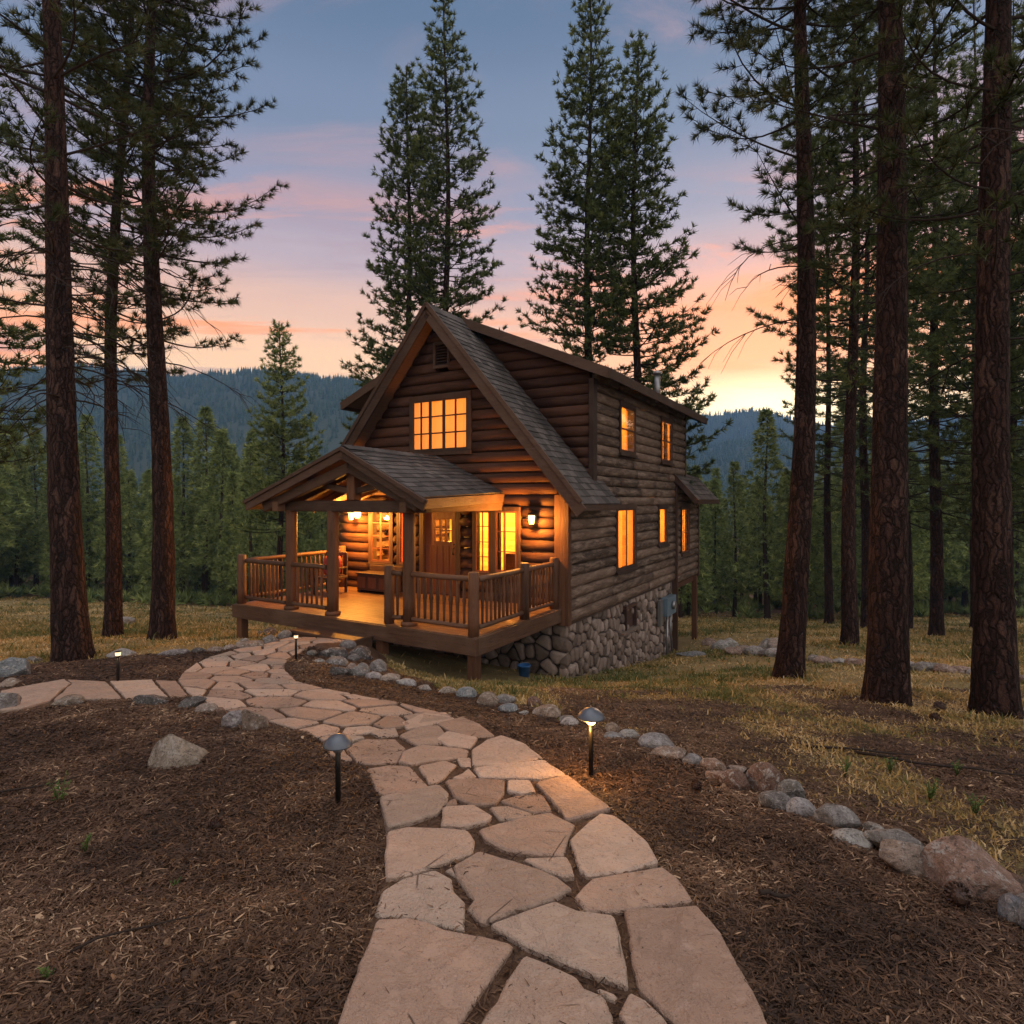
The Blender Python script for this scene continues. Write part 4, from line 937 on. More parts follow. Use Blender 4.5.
for i, (px, d, yt, R0, zc) in enumerate([(-45, 17, -60, 2.8, 5.0), (-100, 24, -40, 3.2, 4.)]):
    tall('tall pine just beyond the left edge of the yard', px, d, yt, R0, 50+i, zc, group=LB, nbr=150, tuft=12, twig_step=.3)
# forest beyond the meadow: a few conifers, copied
def conifer(name, label, H, R0, zc, seed, n=950, nb=11):
    rg = np.random.default_rng(seed); V, F, cen, rr = trunk_mesh(H, .013*H+.03, (0, 0), rg, seg=7, step=1.2, rough=.02)
    root = thing(name, label, 'tree'); link('trunk', np_mesh('trunk', V, F, None, True), M['bark_far'], root)
    whorl = np.arange(zc, H, .42); t = rg.uniform(0, 1, n)**1.25; z = zc+(H-zc)*t; z = whorl[np.clip(np.searchsorted(whorl, z), 0, len(whorl)-1)]+rg.normal(0, .10, n); t = np.clip((z-zc)/(H-zc), 0, 1)
    az = np.round(rg.uniform(0, 1, n)*9)/9*6.283+rg.normal(0, .16, n)+z*1.7; lump = .72+.55*vnoise(az*1.2+20, z*.9, seed)
    rad = (R0*(1-t)**.85*(.75+.25*np.minimum(1, t/.15))+.12)*lump*np.sqrt(rg.uniform(.06, 1, n))
    o = np.stack([np.cos(az), np.sin(az), np.zeros(n)], 1); C = o*rad[:, None]; C[:, 2] = z-.20*rad+.1
    V, F = blades(C, o+[0, 0, -.12], nb, .42, .085, .55, rg, .1)
    rn = np.clip(np.repeat(np.clip(rg.normal(.45, .2, n), 0, 1), nb)+rg.normal(0, .08, n*nb), 0, 1)
    link('crown', np_mesh('crown', V, F, rn), M['needle_far'], root); return root
FL = 'conifers of the forest beyond the meadow'
KIND = [('narrow green conifer in the forest edge beyond the meadow', 12, 2.0, 1.3), ('broad green conifer in the forest beyond the meadow', 10.5, 2.3, 1.6), ('tall dark green conifer in the forest beyond the meadow', 15, 2.5, 2.2), ('long-stemmed conifer with a high crown in the forest beyond the meadow', 13, 2.1, 3.2), ('small bushy young conifer in front of the forest beyond the meadow', 6.0, 1.5, .5)]
PROT = [conifer('conifer_tree', l, H, r, zc, 70+i) for i, (l, H, r, zc) in enumerate(KIND)]
def forest():
    rf_ = random.Random(5); pts = []; used = [False]*5; tries = 0
    while len(pts) < 290 and tries < 30000:
        tries += 1; d = 42+52*rf_.random()**1.6; px = rf_.uniform(-150, 1180); x = (px-512)*d/FPX
        if 355 < px < 640 and rf_.random() < .45: continue
        edge = 43+4*math.sin(px*.013+1)+3*math.sin(px*.041)
        if d < edge: continue
        if any((x-a)**2+(d-b)**2 < 2.2**2 for a, b in pts): continue
        pts.append((x, d)); k = rf_.choices(range(5), (5, 4, 3.2, 4, 1.2 if d < edge+5 else 0))[0]
        o = PROT[k] if not used[k] else copy_tree(PROT[k]); used[k] = True
        s = rf_.uniform(.78, 1.12)*(1.22 if px < 60 else 1)*(1.12 if px > 840 else 1); o.location = (x, d, z1(x, d)-.1); o.rotation_euler = (0, 0, rf_.uniform(0, 6.28)); o.scale = (s*rf_.uniform(.9, 1.1), s*rf_.uniform(.9, 1.1), s)
        o['group'] = FL
forest()
def undergrowth():
    rg = np.random.default_rng(9); n = 5200; d = 43+50*rg.uniform(0, 1, n)**1.5; px = rg.uniform(-160, 1190, n); x = (px-512)*d/FPX
    edge = 44+4*np.sin(px*.013+1)+3*np.sin(px*.041); ok = (d > edge-2.5) & (fbm(x*.35, d*.35, 3, 66) > .36); x, d = x[ok], d[ok]; n = len(x)
    C = np.stack([x, d, zg(x, d)+rg.uniform(.02, .5, n)], 1)
    V, F = blades(C, np.tile([0, 0, 1.], (n, 1)), 16, .75, .16, .9, rg, .35); rn = np.repeat(np.clip(rg.normal(.4, .2, n), 0, 1), 16)
    o = link('undergrowth', np_mesh('undergrowth', V, F, rn), M['needle_far']); tag(o, 'low green bushes along the foot of the far forest', 'undergrowth', None, 'stuff')
undergrowth()
# ------------------------------------------------------------------ wooded hills
def hill(name, label, x0, x1, y0, yr, crest, seed, ntrees, th, base=-16, mat='needle_hill'):
    xs = np.linspace(x0, x1, 170); ys = np.linspace(y0, yr*1.12, 60); X, Y = np.meshgrid(xs, ys)
    def height(X, Y):
        t = np.clip((Y-y0)/(yr-y0), 0, 1.4); c = np.interp(X, *crest)
        s = np.where(t < 1, (t*t*(3-2*t))*.55+t*.45, 1-(t-1)*1.2)
        rid = (fbm(X/130+seed, Y/170, 4, seed)-.46)*.34*c*np.clip(t*1.6, 0, 1)*np.clip((1.25-t)*2, .25, 1)
        return base+c*s+rid
    Z = height(X, Y); ny, nx = X.shape; idx = np.arange(nx*ny).reshape(ny, nx)
    F = np.stack([idx[:-1, :-1], idx[:-1, 1:], idx[1:, 1:], idx[1:, :-1]], -1).reshape(-1, 4)
    o = link('hill', np_mesh('hill', np.stack([X, Y, Z], -1).reshape(-1, 3), F, None, True), plain('hill_soil_'+name, (.03, .042, .024), .95, scale=.03, var=.3)); tag(o, kind='structure')
    rg = np.random.default_rng(seed); x = rg.uniform(x0, x1, ntrees); y = y0+(yr*1.03-y0)*rg.uniform(.0, 1, ntrees)**.8
    keep = fbm(x/45, y/60, 3, seed+3) > .30*rg.uniform(.6, 1.25, ntrees); x, y = x[keep], y[keep]; z = height(x, y); n = len(x)
    h = th*rg.uniform(.55, 1.25, n); r = h*rg.uniform(.15, .22, n); k = 6
    tv, tf = [], []
    for lo, hi, rr in ((-.1, .55, 1.), (.3, .8, .72), (.55, 1.05, .45)):
        a = np.arange(k)*2*np.pi/k; jig = rg.uniform(.65, 1.3, (n, k)); A = a[None]+rg.uniform(0, 6.28, (n, 1))
        ring = np.stack([x[:, None]+np.cos(A)*r[:, None]*rr*jig, y[:, None]+np.sin(A)*r[:, None]*rr*jig, np.repeat((z+h*lo)[:, None], k, 1)+h[:, None]*.12*rg.uniform(-1, 1, (n, k))], -1)
        top = np.stack([x, y, z+h*hi], -1)[:, None]; tv.append(np.concatenate([ring, top], 1))
    V = np.stack(tv, 1).reshape(-1, 3); b = (np.arange(n*3)*(k+1))[:, None, None]; j = np.arange(k); f = np.stack([j, (j+1) % k, np.full(k, k)], -1)[None]
    F = (b+f).reshape(-1, 3); rn = np.repeat(np.clip(rg.normal(.45, .25, n), 0, 1), 3*k)
    w = link('far_forest', np_mesh('far_forest', V, F, rn), M[mat]); tag(w, label, 'forest', None, 'stuff')
hill('west', 'dense dark conifer forest covering the blue hillside on the left', -1000, 380, 230, 760,
     ([-1000, -640, -480, -330, -230, -150, -50, 80, 250, 380], [185, 176, 176, 172, 166, 152, 118, 70, 40, 30]), 3, 26000, 8)
hill('east', 'dense dark conifer forest covering the lower hillside on the right', 120, 1050, 300, 800,
     ([120, 200, 280, 360, 470, 600, 800, 1050], [40, 70, 92, 104, 100, 90, 120, 150]), 8, 15000, 8)
hill('south', 'hazy forest on the farthest hill below the sunset', -500, 1150, 900, 1120,
     ([-500, 0, 200, 330, 470, 560, 700, 1150], [110, 120, 150, 176, 180, 150, 160, 210]), 12, 12000, 9)
# ------------------------------------------------------------------ rocks
def rock_mesh(seed, w, dpt, h, ang=0., planes=None):
    rg = np.random.default_rng(seed); bm = bmesh.new(); bmesh.ops.create_icosphere(bm, subdivisions=4, radius=1)
    V = np.array([v.co for v in bm.verts]); F = np.array([[v.index for v in f.verts] for f in bm.faces]); bm.free()
    if planes:
        for (d, c) in planes: d = norm(np.array(d, float)); q = V@d-c; V = V-np.clip(q, 0, None)[:, None]*d
    n = rg.integers(9, 15) if ang > .5 else rg.integers(6, 10)
    for _ in range(n if not planes else 3):
        d = norm(rg.normal(size=3)); c = rg.uniform(.52, .78) if ang > .5 else rg.uniform(.72, .93); q = V@d-c; V = V-np.clip(q, 0, None)[:, None]*d*(1 if ang > .5 else .8)
    V = V*(1+.10*(fbm(V[:, 0]*1.4+seed, V[:, 1]*1.4+V[:, 2]*1.1, 3, seed)-.45)[:, None]*2+.03*(fbm(V[:, 0]*6+seed, V[:, 1]*6+V[:, 2]*5, 2, seed)-.4)[:, None])
    ext = (V.max(0)-V.min(0)); V = (V-(V.max(0)+V.min(0))/2)/ext*np.array([w, dpt, h*1.35]); V[:, 2] += h*.5-h*.175
    return np_mesh('rock', V, F, None, True)
TONE = dict(g=(.26, .245, .235), b=(.25, .27, .30), w=(.42, .40, .39), t=(.33, .25, .20), p=(.40, .27, .21), r=(.23, .135, .10), d=(.12, .11, .11), k=(.36, .29, .24))
NAMES = dict(g='grey', b='bluish grey', w='pale whitish grey', t='tan', p='pinkish tan', r='reddish brown', d='dark grey', k='buff')
def rock(cx, cy, w, h, tone, label, group=None, ang=0., rot=None, seed=[100], name='rock', hs=.85, planes=None):
    seed[0] += 1; ang = max(ang, 1 if (seed[0]*7) % 10 < 4 else 0); p = hit(cx, cy+h*.36); d = p.y; W = w*d/FPX; H = h*d/FPX*hs
    o = link(name, rock_mesh(seed[0], W, W*random.uniform(.65, .85), H, ang, planes), M['rock']); o.location = p-Vector((0, 0, H*.10))
    o.rotation_euler = (0, 0, math.atan2(-p.x, p.y)*1.+(random.uniform(-.25, .25) if rot is None else rot)); j = random.uniform(.88, 1.12)
    o.color = (*[c*j*random.uniform(.97, 1.03) for c in TONE[tone]], 1)
    return tag(o, label, 'rock', group)
def Z7(x, y, w, h): return (560+x*.4531, 640+y*.4531, w*.4531, h*.4531)
def Z6(x, y, w, h): return (340+x*.42, 640+y*.42, w*.42, h*.42)
def Z8(x, y, w, h): return (160+x*.2539, 600+y*.2539, w*.2539, h*.2539)
def ZL(x, y, w, h): return (x*.2539, 540+y*.2539, w*.2539, h*.2539)
def ZR(x, y, w, h): return (680+x*.3613, 330+y*.3613, w*.3613, h*.3613)
BR = 'border rocks along the right of the walk'
for q, tone, lab in [((20, 178, 42, 18), 'w', 'pale flat rock just left of the glowing path light'), ((115, 192, 32, 24), 't', 'small tan rock just right of the glowing path light'),
        ((122, 214, 52, 20), 'b', 'low bluish rock below the small tan one right of the glowing light'), ((152, 208, 48, 28), 'w', 'pale rock touching the low bluish one near the glowing light'),
        ((212, 223, 80, 44), 'w', 'largest whitish speckled rock right of the glowing path light'), ((238, 249, 82, 32), 't', 'tan flat-topped rock in front of the big whitish one'),
        ((292, 265, 44, 36), 'b', 'round bluish white rock between tan rocks of the border'), ((338, 275, 58, 30), 'p', 'pinkish tan rock left of the reddish pair'),
        ((345, 298, 48, 22), 'p', 'small pink rock lying below the pinkish tan one'), ((390, 284, 45, 16), 'k', 'thin buff rock showing behind the reddish pair'),
        ((386, 306, 66, 48), 'r', 'smaller reddish brown rock left of the round red one'), ((452, 300, 80, 74), 'r', 'round reddish brown rock sitting highest in the border row'),
        ((512, 328, 62, 44), 'g', 'grey rock right behind the round reddish one'), ((476, 350, 74, 36), 'g', 'flat grey rock in front of the round reddish one'),
        ((532, 364, 68, 38), 'w', 'pale oval rock right of the flat grey one'), ((611, 391, 94, 58), 'g', 'large speckled grey rock halfway along the right border row'),
        ((645, 434, 82, 32), 'w', 'low pale rock in front of the speckled grey one'), ((693, 416, 48, 30), 'k', 'small buff rock behind the dark-faced ones'),
        ((737, 440, 108, 54), 'g', 'long grey rock behind the two-toned one near the boulder'), ((764, 478, 106, 74), 'k', 'two-toned buff and grey rock left of the big boulder'),
        ((1000, 593, 56, 74), 'b', 'bluish grey rock at the right edge in front of the big boulder')]:
    rock(*Z7(*q), tone, lab, BR)
rock(*Z7(905, 500, 178, 126), 'p', 'big pinkish brown boulder ending the border row at right', BR, rot=.1, name='boulder', planes=[((-.3, -.5, .8), .62), ((.5, -.2, .75), .60), ((-.8, -.5, .2), .7), ((.3, -1, .1), .7)])
rock(*Z7(1010, 545, 100, 60), 'r', 'brown rock wedged against the big boulder at the picture edge', BR)
rock(1045, 915, 60, 40, 'g', 'grey rock just past the right edge of the photo', BR)
MR = 'border rocks between the porch and the glowing light'
for q, tone, lab in [((45, 75, 46, 34), 'g', 'grey rock at the foot of the porch pile'), ((90, 62, 42, 40), 'g', 'upright grey rock ending the porch pile'), ((80, 86, 40, 24), 'w', 'pale low rock under the upright grey one'), ((118, 91, 52, 28), 'k', 'buff rock first in line after the porch pile'), ((155, 102, 42, 24), 'w', 'whitish rock second in line after the porch pile'),
        ((195, 115, 48, 18), 'g', 'low grey rock third in line after the porch pile'), ((255, 122, 46, 26), 'k', 'buff rock left of the bluish one below the deck corner'), ((300, 126, 52, 36), 'b', 'bluish rock in the border right below the deck corner post'),
        ((352, 140, 54, 36), 't', 'tan rock right of the bluish one below the deck'), ((395, 138, 50, 24), 'g', 'grey rock behind a low bluish white one'), ((402, 160, 52, 22), 'b', 'low bluish white rock in front of the border row'),
        ((437, 172, 26, 12), 'w', 'tiny pale rock in a gap of the border row'), ((462, 147, 36, 32), 'r', 'brown rock set back toward the grass under the foundation corner'), ((492, 168, 70, 32), 't', 'broad tan rock below the foundation corner'), ((545, 190, 46, 20), 'g', 'low grey rock nearest left of the glowing light')]:
    rock(*Z6(*q), tone, lab, MR)
PR = 'rocks piled beside the porch step'
pile = [(800, 155, 42, 36, 'g', 'grey rock beside the right end of the step'), (786, 205, 88, 62, 'd', 'large dark grey rock topping the pile right of the step'), (738, 172, 72, 42, 'g', 'grey rock just below the step'), (700, 204, 82, 42, 'd', 'dark rock in the middle of the porch pile'), (628, 240, 44, 22, 'w', 'pale flat rock near the small path light'),
        (690, 243, 100, 46, 'g', 'broad light grey rock fronting the porch pile'), (712, 280, 94, 54, 'd', 'broad dark rock at the front of the porch pile'), (752, 262, 44, 36, 'k', 'buff rock between the dark ones in the pile'), (796, 270, 60, 58, 'g', 'upright grey rock right of the buff one'), (855, 260, 76, 58, 'g', 'rounded grey rock near the support post'),
        (845, 296, 66, 40, 'w', 'pale rock below the rounded grey one'), (908, 305, 78, 44, 'k', 'buff oval rock leaving the porch pile'), (970, 326, 80, 40, 'w', 'whitish oval rock after the buff one'), (648, 206, 60, 30, 'd', 'low dark rock at the left of the porch pile'), (598, 206, 42, 20, 'g', 'small grey rock at the left tip of the porch pile'), (760, 225, 50, 36, 'g', 'grey rock tucked behind the pile front'), (820, 225, 40, 34, 'd', 'dark rock at the back of the pile under the deck')]
for x, y, w, h, tone, lab in pile: rock(*Z8(x, y, w, h), tone, lab, PR)
LR = 'rocks along the left side of the walk by the deck'
for x, y, w, h, tone, lab in [(430, 125, 64, 44, 'd', 'dark rock under the left deck edge'), (490, 136, 58, 46, 'g', 'grey rock right of the dark one under the deck'), (438, 152, 62, 40, 'g', 'grey rock in front of the dark one under the deck'), (350, 176, 112, 36, 't', 'long flat tan rock edging the walk'), (272, 187, 52, 32, 'k', 'round buff rock at the bend of the walk'),
        (590, 118, 48, 42, 'g', 'grey rock against the left end of the step'), (545, 132, 50, 30, 'b', 'bluish rock left of the step'), (215, 194, 62, 28, 't', 'low tan rock left of the round buff one'), (150, 197, 54, 26, 'd', 'dark low rock beside the flat slab'), (55, 206, 120, 30, 'g', 'long flat grey slab at the meadow edge'), (330, 158, 44, 20, 'g', 'small grey rock behind the long tan one'), (395, 132, 30, 24, 'd', 'small dark rock near the left deck post')]:
    rock(*Z8(x, y, w, h), tone, lab, LR)
WR = 'rocks along the side walk at left'
for x, y, w, h, tone, lab, ang in [(25, 505, 150, 105, 'b', 'large weathered grey rock at the far left edge', 1), (36, 565, 84, 50, 't', 'tan rock below the weathered grey one at far left', 1), (20, 635, 112, 92, 'g', 'grey-topped rock at far left of the side walk', 1), (265, 632, 114, 50, 't', 'brown pitted rock on the lower edge of the side walk', 1),
        (600, 624, 142, 56, 'd', 'dark grey angular rock on the lower edge of the side walk', 1), (755, 636, 112, 46, 'd', 'second dark angular rock where the side walk joins', 1), (812, 660, 82, 40, 'k', 'buff rock right of the dark angular pair', 0), (872, 674, 46, 40, 'r', 'small brown rock left of the whitish one', 0),
        (930, 702, 110, 84, 'w', 'whitish angular rock at the walk bend', 1), (1005, 705, 100, 108, 't', 'tan angular rock leaning on the whitish one', 1), (130, 470, 72, 32, 'g', 'grey rock at the foot of the leftmost trunk', 0), (480, 442, 106, 40, 'w', 'pale split rock behind the small left path light', 1), (490, 318, 76, 40, 'g', 'grey rock in the meadow between two trunks', 0)]:
    rock(*ZL(x, y, w, h), tone, lab, WR, ang)
rock(*ZL(700, 836, 236, 140), 'k', 'buff angular boulder alone on the brown ground at left', None, 1, .1, name='boulder', hs=1.0, planes=[((-.60, -.30, .50), .50), ((.38, -.25, .80), .46), ((-.45, -.8, .35), .58), ((.3, .6, .6), .5), ((.85, -.45, .12), .66), ((.25, -1, .1), .60), ((0, 0, -1), .3)])
FR = 'small rocks of the far stone line in the right meadow'
rr_ = random.Random(3)
for x, y, w, h in [(80, 862, 40, 22), (110, 870, 46, 28), (138, 866, 44, 30), (150, 886, 48, 26), (178, 884, 46, 24), (205, 886, 50, 24), (236, 892, 40, 22), (240, 868, 46, 34), (268, 872, 52, 44), (262, 892, 48, 26), (290, 895, 36, 22), (372, 908, 36, 20), (395, 912, 48, 22), (436, 914, 40, 14), (480, 918, 44, 20), (512, 922, 52, 22), (556, 925, 40, 16), (590, 922, 40, 18), (640, 928, 46, 24), (668, 930, 50, 30), (700, 932, 56, 28), (735, 938, 56, 26), (765, 940, 48, 24), (792, 942, 50, 22), (822, 948, 46, 22), (850, 952, 46, 20), (905, 956, 40, 22), (935, 962, 46, 22), (965, 966, 46, 24), (1000, 970, 50, 24)]:
    rock(*ZR(x, y, w*1.05, h*1.15), rr_.choice('kptgw'), 'small pale rock in the far stone line across the right meadow', FR)
# flat slab at the rear corner of the house
rock(690, 653, 30, 7, 'b', 'flat bluish slab lying at the rear corner of the stone foundation', None, 0, name='stone_slab', hs=.7)
# ------------------------------------------------------------------ path lights
def path_light(label, px, py, ph, capw, glow, d=None):
    p = hit(px, py); H = ph*p.y/FPX; r = capw*p.y/FPX/2
    o = thing('path_light', label, 'lamp', tuple(p), 0, 'low lights along the walk')
    mb = MB(); mb.tube([(0, 0, -.1), (0, 0, H*.6), (0, 0, H-.03)], .016, 12); mb.lathe((0, 0, H-.05), [(.02, 0), (.024, .03)], 12); mb.build('stake', M['black'], o)
    if capw:
        mb = MB(); mb.lathe((0, 0, H-.030), [(r*.3, .0), (r, .0), (r*1.0, .006), (r*.86, .028), (r*.55, .052), (r*.2, .064), (.004, .066)], 28); mb.build('cap', M['cap'], o)
        mb = MB(); mb.lathe((0, 0, H-.075), [(.018, 0), (.028, .01), (.028, .044)], 14); mb.build('bulb', M['bulb'] if glow else M['steel'], o)
        if glow: lamp('path_lamp_light', (-.045, -.05, H-.085), glow, (1, .46, .10), .02, o)
    else:
        mb = MB(); mb.tube([(0, 0, H-.028), (0, 0, H+.012)], [.026, .03], 14); mb.build('bulb', M['post_bulb'], o)
        mb = MB(); mb.lathe((0, 0, H+.012), [(.034, 0), (.034, .008), (.01, .014)], 14); mb.build('cap', M['black'], o)
        lamp('path_lamp_light', (0, -.06, H-.01), glow, (1, .55, .2), .02, o)
path_light('unlit path light with a grey domed cap beside the left edge of the flagstones', 338, 806, 66, 29, 0)
path_light('glowing path light with a dark domed cap among the pine litter right of the walk', 591, 777, 64, 27, 9.0)
path_light('small lit post light between the walk and the porch rocks', 296, 661, 25, 0, .3)
path_light('small lit post light above the side walk at left', 118, 684, 31, 0, .3)
# ------------------------------------------------------------------ porch furniture and small things
def put(name, label, cat, x, y, z, rz=0, group=None):
    w = wp(x, y, z); return thing(name, label, cat, tuple(w), math.atan2(-.51, .86)+rz, group)
t = put('armchair', 'dark wooden porch armchair holding a red cushion', 'chair', -5.75, -1.15, 0, .2)
mb = MB(); mb.box(-.3, .3, -.28, .28, .36, .42); mb.build('seat', M['darkwood'], t, .01)
for sx in (-1, 1):
    for sy in (-1, 1): mb = MB(); mb.bar((sx*.27, sy*.25, 0), (sx*.27, sy*.25+(.04 if sy > 0 else 0), .60 if sy < 0 else .95), .05, .05, (0, 1, 0.01)); mb.build('leg', M['darkwood'], t, .004)
    mb = MB(); mb.box(sx*.27-.045, sx*.27+.045, -.3, .28, .60, .635); mb.build('armrest', M['darkwood'], t, .006)
mb = MB()
for i in range(6): x = -.22+i*.088; mb.box(x-.03, x+.03, .25, .27, .44, .9)
mb.box(-.3, .3, .245, .29, .90, .98); mb.build('backrest', M['darkwood'], t, .004)
def cushion_mat():
    t = NT('red_cushion'); n = t.noise(t.obj(), 9, 3); w = t.n('ShaderNodeTexWave'); t.l(t.obj((1, 1, 1)), w.inputs[0]); w.inputs['Scale'].default_value = 9; w.inputs['Distortion'].default_value = 3
    col = t.ramp(w.outputs[1], [(.4, (.30, .03, .025)), (.6, (.36, .05, .04)), (.72, (.5, .36, .28)), (.8, (.28, .03, .025))]); return t.done(t.bsdf(col, .9, t.bump(n, .01)))
M['cloth_red'] = cushion_mat()
t2 = put('cushion', 'red patterned cushion propped in the porch armchair', 'cushion', -5.75, -1.08, .42, .2)
bm = bmesh.new(); bmesh.ops.create_icosphere(bm, subdivisions=4, radius=1)
for v in bm.verts:
    x, y, z = v.co; s = lambda a: math.copysign(abs(a)**.55, a); v.co = (s(x)*.25, y*.10*(1-.3*abs(x)**3)+z*.05, .25+s(z)*.24)
me = bpy.data.meshes.new('cover'); bm.to_mesh(me); bm.free(); me.polygons.foreach_set('use_smooth', [True]*len(me.polygons)); link('cover', me, M['cloth_red'], t2)
t = put('storage_bench', 'dark wooden storage bench below the left porch window', 'bench', -4.85, -.42, 0)
mb = MB(); mb.box(-.5, .5, -.24, .24, .06, .44); mb.build('chest', M['darkwood'], t, .01)
mb = MB(); mb.box(-.53, .53, -.27, .25, .441, .48); mb.build('lid', M['darkwood'], t, .008)
mb = MB(); mb.box(-.53, .53, .22, .27, .481, .62); mb.build('backrest', M['darkwood'], t, .008)
for x in (-.35, 0, .35): mb = MB(); mb.box(x-.13, x+.13, -.252, -.241, .12, .38); mb.build('panel', M['door'], t, .004)
for sx in (-1, 1): mb = MB(); mb.box(sx*.46-.04, sx*.46+.04, -.23, .23, 0, .059); mb.build('foot', M['darkwood'], t)
t = put('pendant_lantern', 'glowing hanging lantern under the porch roof left of the window', 'lantern', -5.45, -.55, 0)
mb = MB(); mb.tube([(0, 0, 2.05), (0, 0, 2.32)], .008, 6); mb.lathe((0, 0, 1.98), [(.10, 0), (.07, .03), (.02, .08)], 12); mb.build('hood', M['black'], t)
mb = MB(); mb.lathe((0, 0, 1.80), [(.05, 0), (.08, .06), (.085, .17)], 14); mb.build('glass', M['lantern_glass'], t)
lamp('lantern_light', (0, -.12, 1.78), 260, (1, .37, .05), .06, t)
p = hit(524, 678); t = thing('bucket', 'small blue plastic bucket under the deck beside the stone foundation', 'bucket', tuple(p), .3)
mb = MB(); mb.lathe((0, 0, 0), [(.095, 0), (.125, .24), (.133, .24), (.133, .26), (.118, .26), (.09, .02)], 20); mb.build('pail', M['blue'], t)
mb = MB(); mb.tube([(.128*math.cos(a), .02-.05*math.sin(a), .25+.06*math.sin(a)) for a in np.linspace(0, math.pi, 9)], .004, 6); mb.build('handle', M['steel'], t)

# ------------------------------------------------------------------ evening air
def haze():
    mb = MB(); mb.box(-1250, 1250, -75, 1420, -45, 222, .5); t = NT('haze_air'); v = t.n('ShaderNodeVolumePrincipled'); v.inputs['Color'].default_value = (.24, .52, 1, 1); v.inputs['Density'].default_value = .00034; v.inputs['Anisotropy'].default_value = .0
    t.l(v.outputs[0], t.out.inputs['Volume']); o = mb.build('haze', t.m); tag(o, 'thin blue evening haze over the valley', 'haze', None, 'stuff')
haze()
